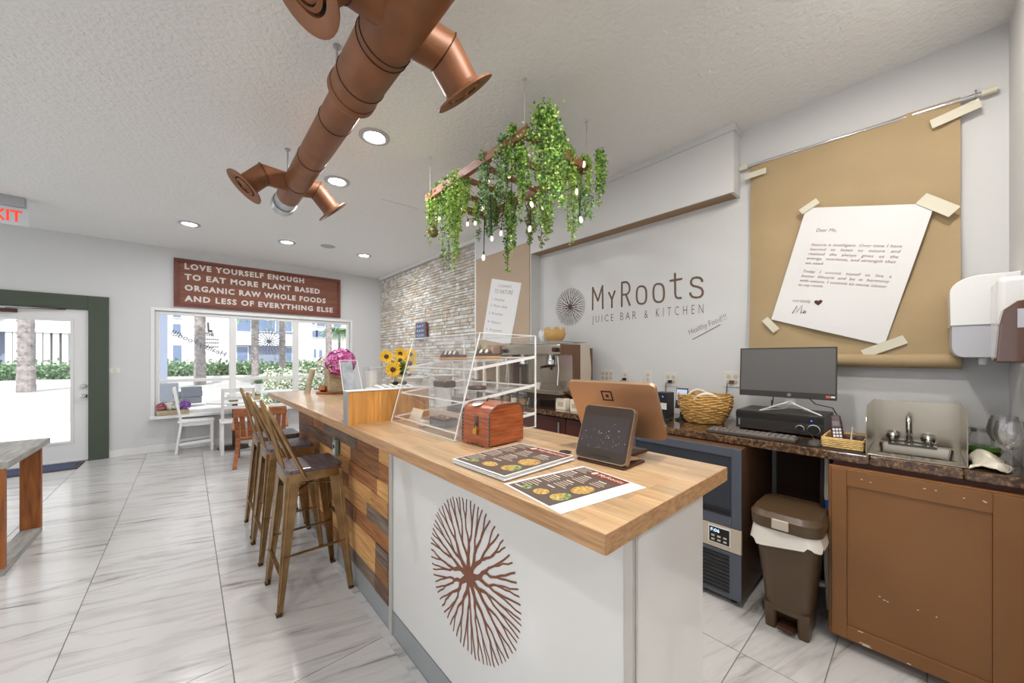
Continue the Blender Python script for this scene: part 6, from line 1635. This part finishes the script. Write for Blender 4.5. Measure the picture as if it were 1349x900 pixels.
for k in range(70):
    d = rdir(rnd); d.z = abs(d.z) * .6; leaf(lfm, sfc + Vector((rnd.uniform(-.05, .05), rnd.uniform(-.05, .05), .2 + rnd.uniform(0, .12))), d, rdir(rnd), .06, .018)
obj('stems', stm, M['leafd'], t); o = obj('leaves', lfm, M['leafd'], t); o['kind'] = 'stuff'
# pink hydrangea box on round board
bc_ = onZ(441, 519, TZ); bc_ = Vector((1.08, 3.88, TZ))
t = thing('round_serving_board', 'round wooden serving board with copper rim at the far end of the counter', 'board', bc_)
obj('board', MB().lathe([(.0001, 0), (.15, 0), (.16, .008), (.15, .016), (.0001, .016)], bc_, 32), M['teak'], t, smooth=True)
hb = Vector((1.10, 3.86, TZ + .0165))
obj_t = thing('hydrangea_box', 'weathered wooden box with big pink and cream hydrangea heads', 'flowers', hb)
obj('box', MB().box(hb.x - .09, hb.x + .09, hb.y - .08, hb.y + .08, hb.z, hb.z + .21), M['boxwood'], obj_t, bevel=.003)
rnd = random.Random(55)
f = MB(); p = onX(449, 478, 1.10); f.ball(p, .085, 12); blossom(f, p, .125, 260, rnd, 0, .034); blossom(f, p, .128, 110, rnd, 1, .034); blossom(f, p, .122, 120, rnd, 2, .034); obj('pink_hydrangea', f, [M['pink'], M['pinkpale'], M['pinkdeep']], obj_t)
f = MB(); p = onX(432, 480, 1.14); f.ball(p, .06, 12); blossom(f, p, .095, 220, rnd, 0, .03); obj('cream_hydrangea', f, M['whitepetal'], obj_t)
t = thing('copper_cup', 'small copper dish at the left of the hydrangea box', 'dish', (.98, 3.93, TZ + .0165))
obj('dish', MB().lathe([(.02, 0), (.045, .02), (.04, .055), (.035, .055), (.0001, .01)], (.985, 3.88, TZ + .0165), 18), M['copper'], t, smooth=True)
# leaning bark stick
s0 = Vector((.875, 4.0, TZ)); s0 = onZ(404.5, 518, TZ); s1 = onX(412, 486, s0.x + .03)
t = thing('bark_stick', 'pale bark-covered stick standing upright at the far end of the counter', 'stick', s0)
b = MB(); P = [s0.lerp(s1, q / 5) + Vector((.004 * sin(q * 2), .003 * cos(q * 3), 0)) for q in range(6)]; b.tube(P, [.03, .024, .024, .023, .026, .024], 10); obj('stick', b, M['birch'], t, smooth=True)
t = thing('wood_offcut', 'narrow wooden offcut leaning against the back of the divider board', 'board', (.62, 2.05, TZ))
obj('offcut', MB().slab([(.615, 2.0, TZ + .002), (.615, 2.05, TZ + .002), (.63, 2.00, TZ + .12), (.63, 1.99, TZ + .12)], (.03, 0, 0)), M['edgewood'], t)

# ================================================================ OUTSIDE
struct('sidewalk', MB().box(-16, 22, YF + .15, 13, -.2, -.06), M['paving'])
struct('street', MB().box(-40, 60, 13, 60, -.25, -.12), M['road'])
# street markings / stripes seen through the door
def foliage_bank(name, x0, x1, y0, y1, z0, z1, n, L_, mats, lab, cat, seed):
    rnd = random.Random(seed); t = thing(name, lab, cat, ((x0 + x1) / 2, (y0 + y1) / 2, z0)); b = MB()
    nx_ = int((x1 - x0) / .5)
    core = MB()
    for i in range(nx_):
        xa = x0 + (x1 - x0) * i / nx_; core.ball((xa + .25, (y0 + y1) / 2, z0 + (z1 - z0) * .45), .5, 7, sc=(.8, (y1 - y0) * .8, (z1 - z0) * rnd.uniform(.85, 1.0)))
    obj('branches', core, M[mats[0]], t)
    for k in range(n):
        p = Vector((rnd.uniform(x0, x1), y0 + (y1 - y0) * .5 * rnd.random() ** 1.5, z0 + (z1 - z0) * rnd.random() * (.85 + .2 * sin(k)))); d = rdir(rnd); d.y = -abs(d.y) * .5
        leaf(b, p, d.normalized(), rdir(rnd), L_ * rnd.uniform(.6, 1.3), L_ * .35, rnd.randrange(len(mats)))
    o = obj('leaves', b, [M[m_] for m_ in mats], t); o['kind'] = 'stuff'
foliage_bank('clipped_hedge', -34, 42, 31.3, 32.6, .1, 1.25, 22000, .22, ['hedge', 'leaf3', 'hedge'], 'long clipped green hedge across the street', 'hedge', 1)
struct('planter_wall', MB().box(-36, 44, 30.2, 30.6, -.12, .28), M['facade'])
foliage_bank('white_flowering_shrub', 1.5, 6.2, 11.9, 12.9, -.06, 1.15, 11000, .08, ['hedgew', 'whitepetal', 'hedge'], 'white-flowering shrub row outside the right half of the window', 'shrub', 2)
foliage_bank('low_shrub', 6.6, 10.5, 15.2, 16.4, -.1, .9, 4500, .12, ['hedgew', 'hedge', 'whitepetal'], 'lower pale shrub behind the white-flowering one, at the right end of the window', 'shrub', 3)
# buildings
YB1 = 40.0
def facade(name, lab, xa, xb, z1_, m_, wins, depth=6, Y=YB1, extra=None):
    t = thing(name, lab, 'building', ((xa + xb) / 2, Y + depth / 2, 0)); obj('walls', MB().box(xa, xb, Y, Y + depth, -.12, z1_), m_, t)
    for (x0, y0, x1, y1) in wins:
        A = onY(x0, y0, Y); B = onY(x1, y1, Y); wn = obj('window', MB().box(A.x - .08, B.x + .08, Y - .10, Y - .01, B.z - .08, A.z + .08), M['facade'], t)
        obj('pane', MB().box(A.x, B.x, Y - .13, Y - .105, B.z, A.z), M['pane'], wn)
    return t
xA = onY(309, 450, YB1).x; xB = onY(386, 450, YB1).x
facade('white_building', 'white rendered building with small square windows left of the window mullion', -60, xA - .1, 14, M['facade'],
       [(228, 404, 238, 418), (228, 427, 238, 440), (228, 455, 239, 478), (210, 404, 217, 478)])
bm = facade('balcony_building', 'grey-blue building with white balcony band behind the palms', xA, xB, 14, M['facade2'], [(312, 418, 330, 437), (340, 418, 362, 437), (372, 418, 384, 437), (312, 457, 326, 476), (376, 458, 384, 476)])
A = onY(309, 438, YB1 - .6); B = onY(386, 456, YB1 - .6); obj('balcony_band', MB().box(A.x, B.x, YB1 - .6, YB1 - .01, B.z, A.z), M['facade'], bm)
facade('white_apartment_block', 'white apartment block with grey windows in the right pane', xB + .1, 60, 14, M['facade'], [(411, 436, 418, 444), (416, 436, 430, 444), (438, 438, 449, 446), (411, 418, 414, 428), (417, 424, 428, 430), (439, 424, 449, 431), (413, 460, 416, 471), (420, 461, 424, 471)])
# pavilion seen through the door
t = thing('arched_pavilion', 'pale building with arched entrance across the street seen through the door', 'building', (-40, 38, 0))
A = onY(0, 424, 38.0); B = onY(100, 424, 38.0); zt_ = A.z
b = MB(); b.box(-75, B.x + 2, 38, 39.8, 3.1, 9); obj('fascia', b, M['facade'], t)
for px in (12, 22, 52, 62, 74, 86):
    c = onY(px, 450, 38.2); obj('column', MB().box(c.x - .13, c.x + .13, 38.1, 38.8, -.12, 3.1), M['facade'], t)
b = MB(); c = onY(64, 455, 38.0); b.lathe([(3.0, -.1), (3.3, -.1), (3.3, .1), (3.0, .1), (3.0, -.1)], (c.x, 37.95, 1.6), 32, R=Matrix.Rotation(pi / 2, 3, 'X'), caps=False); obj('arch_ring', b, M['facade2'], t)
obj('glazed_front', MB().box(-70, B.x + 2, 39.0, 39.1, -.12, 3.1), M['facade2'], t)
# building lettering on the white wall
t = thing('building_sign', 'dark letters L and THE on the white building wall', 'sign', onY(280, 445, YB1))
b = MB(); yy = YB1 - .02
txt(b, 'L', onY(273.5, 437, yy), onY(280, 437, yy), .75, (0, -1, 0), offset=.05); txt(b, 'THE', onY(271, 443, yy), onY(282, 443, yy), .28, (0, -1, 0), offset=.04)
for y_, x1_ in ((447, 289), (451.5, 289), (457, 289)):
    A = onY(270, y_, yy); B = onY(x1_, y_, yy); n = 12
    for k in range(n):
        x0 = A.x + (B.x - A.x) * k / n; b.quad((x0, yy, A.z - .07), (x0 + (B.x - A.x) / n * .6, yy, A.z - .07), (x0 + (B.x - A.x) / n * .6, yy, A.z + .07), (x0, yy, A.z + .07))
obj('letters', b, M['icedark'], t)
# palms
def palm(px, Y, r_, lab, top=9, crown=True, seed=1, fl=.6):
    c = onY(px, 480, Y); rnd = random.Random(seed)
    t = thing('palm_tree', lab, 'tree', (c.x, Y, -.12), group='palm trees across the street')
    b = MB(); n = 60; prof = [(r_ * (1.15 if k < 6 else 1) * (1 + .07 * (k % 2)), -.12 + (top + .12) * k / n) for k in range(n + 1)]; b.lathe(prof, (c.x, Y, 0), 14)
    for k in range(420):
        a_ = rnd.uniform(0, 2 * pi); z = rnd.uniform(0, top); p = Vector((c.x + r_ * cos(a_), Y + r_ * sin(a_), z)); d = Vector((cos(a_) * .5, sin(a_) * .5, 1)).normalized(); leaf(b, p, d, Vector((cos(a_), sin(a_), 0)), r_ * .4, r_ * .22)
    obj('trunk', b, M['palm'], t)
    if crown:
        f = MB()
        for k in range(20):
            a_ = 2 * pi * k / 20 + rnd.uniform(-.1, .1); l_ = rnd.uniform(2.4, 3.4) * fl; el = rnd.uniform(-.2, .9); P = []
            for j in range(7): q = j / 6; P.append(Vector((c.x + cos(a_) * l_ * q, Y + sin(a_) * l_ * q, top + l_ * (el * q - 1.0 * q * q))))
            f.tube(P, .03, 4)
            for j in range(24):
                q = (j + 1) / 25 * 6; i = int(q); p = P[i].lerp(P[min(6, i + 1)], q - i); s_ = Vector((-sin(a_), cos(a_), 0))
                for sg in (-1, 1): leaf(f, p, (s_ * sg + Vector((cos(a_), sin(a_), -.5)) * .5).normalized(), Vector((0, 0, 1)), .6, .04)
        o = obj('crown', f, M['leaf3'], t)
palm(263.5, 28, .24, 'thick palm trunk in the left window pane', 12, False, seed=1)
palm(336, 26, .17, 'pale palm in the middle pane with hanging fronds', 5.2, seed=2)
palm(372, 28, .17, 'palm trunk right of the middle pane decal', 12, False, seed=3)
palm(433, 27, .18, 'palm in front of the apartment block, right pane', 12, False, seed=4)
palm(447, 35.5, .10, 'small distant palm with crown level with the apartment windows', 4.0, seed=5, fl=.45)
palm(34.5, 27, .24, 'palm trunk seen through the glass door', 12, False, seed=6)
t = thing('grey_post', 'grey-blue post near the left edge of the window', 'post', onY(213, 480, 24.0))
c = onY(213.5, 480, 24.0); obj('post', MB().box(c.x - .18, c.x + .18, 24, 24.3, -.12, 8), M['facade2'], t)
# patio furniture
def patio_chair(c, rz, lab, s_=1):
    t = thing('patio_armchair', lab, 'armchair', c, rz, group='grey rattan armchairs on the terrace')
    obj('seat_base', MB().box(-.36 * s_, .36 * s_, -.36 * s_, .36 * s_, .06, .34), M['rattan'], t, local=True, bevel=.03)
    obj('seat_cushion', MB().box(-.28 * s_, .28 * s_, -.36 * s_, .26 * s_, .34, .44), M['cushion'], t, local=True, bevel=.03)
    obj('back', MB().box(-.36 * s_, .36 * s_, .26 * s_, .38 * s_, .34, .80), M['rattan'], t, local=True, bevel=.04)
    t.scale = (.72, .72, .72)
    for s in (-1, 1): obj('arm', MB().box(s * .36 * s_ - .06, s * .36 * s_ + .06, -.36 * s_, .26 * s_, .34, .60), M['rattan'], t, local=True, bevel=.03)
    return t
zp = -.06
c = onZ(248, 533, zp); patio_chair((c.x, c.y, zp), radians(200), 'grey rattan armchair outside the left pane facing the terrace')
patio_chair((2.75, 9.9, zp), radians(170), 'grey rattan armchair outside the right pane')
c = onZ(222, 528, zp); t = thing('terrace_box', 'small pale grey block seat on the terrace behind the left chair', 'stool', (c.x, c.y, zp)); obj('block', MB().box(c.x - .25, c.x + .25, c.y - .25, c.y + .25, zp, .55), M['cushion'], t, bevel=.02)
tc_ = Vector((1.0, 9.2, zp))
t = thing('terrace_table', 'white rectangular terrace table outside the window', 'table', tc_)
obj('tabletop', MB().box(tc_.x - .45, tc_.x + .75, tc_.y - .35, tc_.y + .35, .68, .71), M['white'], t, bevel=.004)
for dx in (-.38, .68):
    for dy in (-.28, .28): obj('leg', MB().box(tc_.x + dx - .03, tc_.x + dx + .03, tc_.y + dy - .03, tc_.y + dy + .03, zp, .68), M['white'], t)
t = thing('terrace_flower_pot', 'white pot with small green and white plant on the terrace table', 'plant', (tc_.x + .1, tc_.y, .71))
obj('pot', MB().lathe([(.05, 0), (.08, .17), (.0001, .16)], (tc_.x + .1, tc_.y, .71), 16), M['white'], t, smooth=True)
b = MB(); rnd = random.Random(6)
for k in range(80): d = rdir(rnd); d.z = abs(d.z); leaf(b, Vector((tc_.x + .1, tc_.y, .88)), d, rdir(rnd), .12, .02)
o = obj('leaves', b, M['leaf3'], t); o['kind'] = 'stuff'
t = thing('terrace_bench', 'light wooden bench beyond the terrace table', 'bench', (1.9, 9.9, zp))
obj('bench_top', MB().box(1.6, 2.2, 9.7, 10.0, .40, .45), M['edgewood'], t, bevel=.004)
for x in (1.65, 2.1): obj('leg', MB().box(x, x + .05, 9.75, 9.95, zp, .40), M['edgewood'], t)
# terrace string lights
sl = thing('terrace_string_lights', 'string of round white bulbs hung outside above the window', 'string lights', (1, 9, 2.6))
P = [Vector((-1.5 + 6 * k / 16, 9.2, 2.62 - .10 * sin(pi * (k % 8) / 8))) for k in range(17)]
obj('cable', MB().tube([Vector((-1.6, YF + .13, 2.7))] + P + [Vector((4.4, YF + .13, 2.7))], .006, 5), M['wire'], sl)
for k in range(1, 16, 2): obj('bulb', MB().ball(P[k] - Vector((0, 0, .09)), .055, 10), M['whitepetal'], sl, smooth=True)
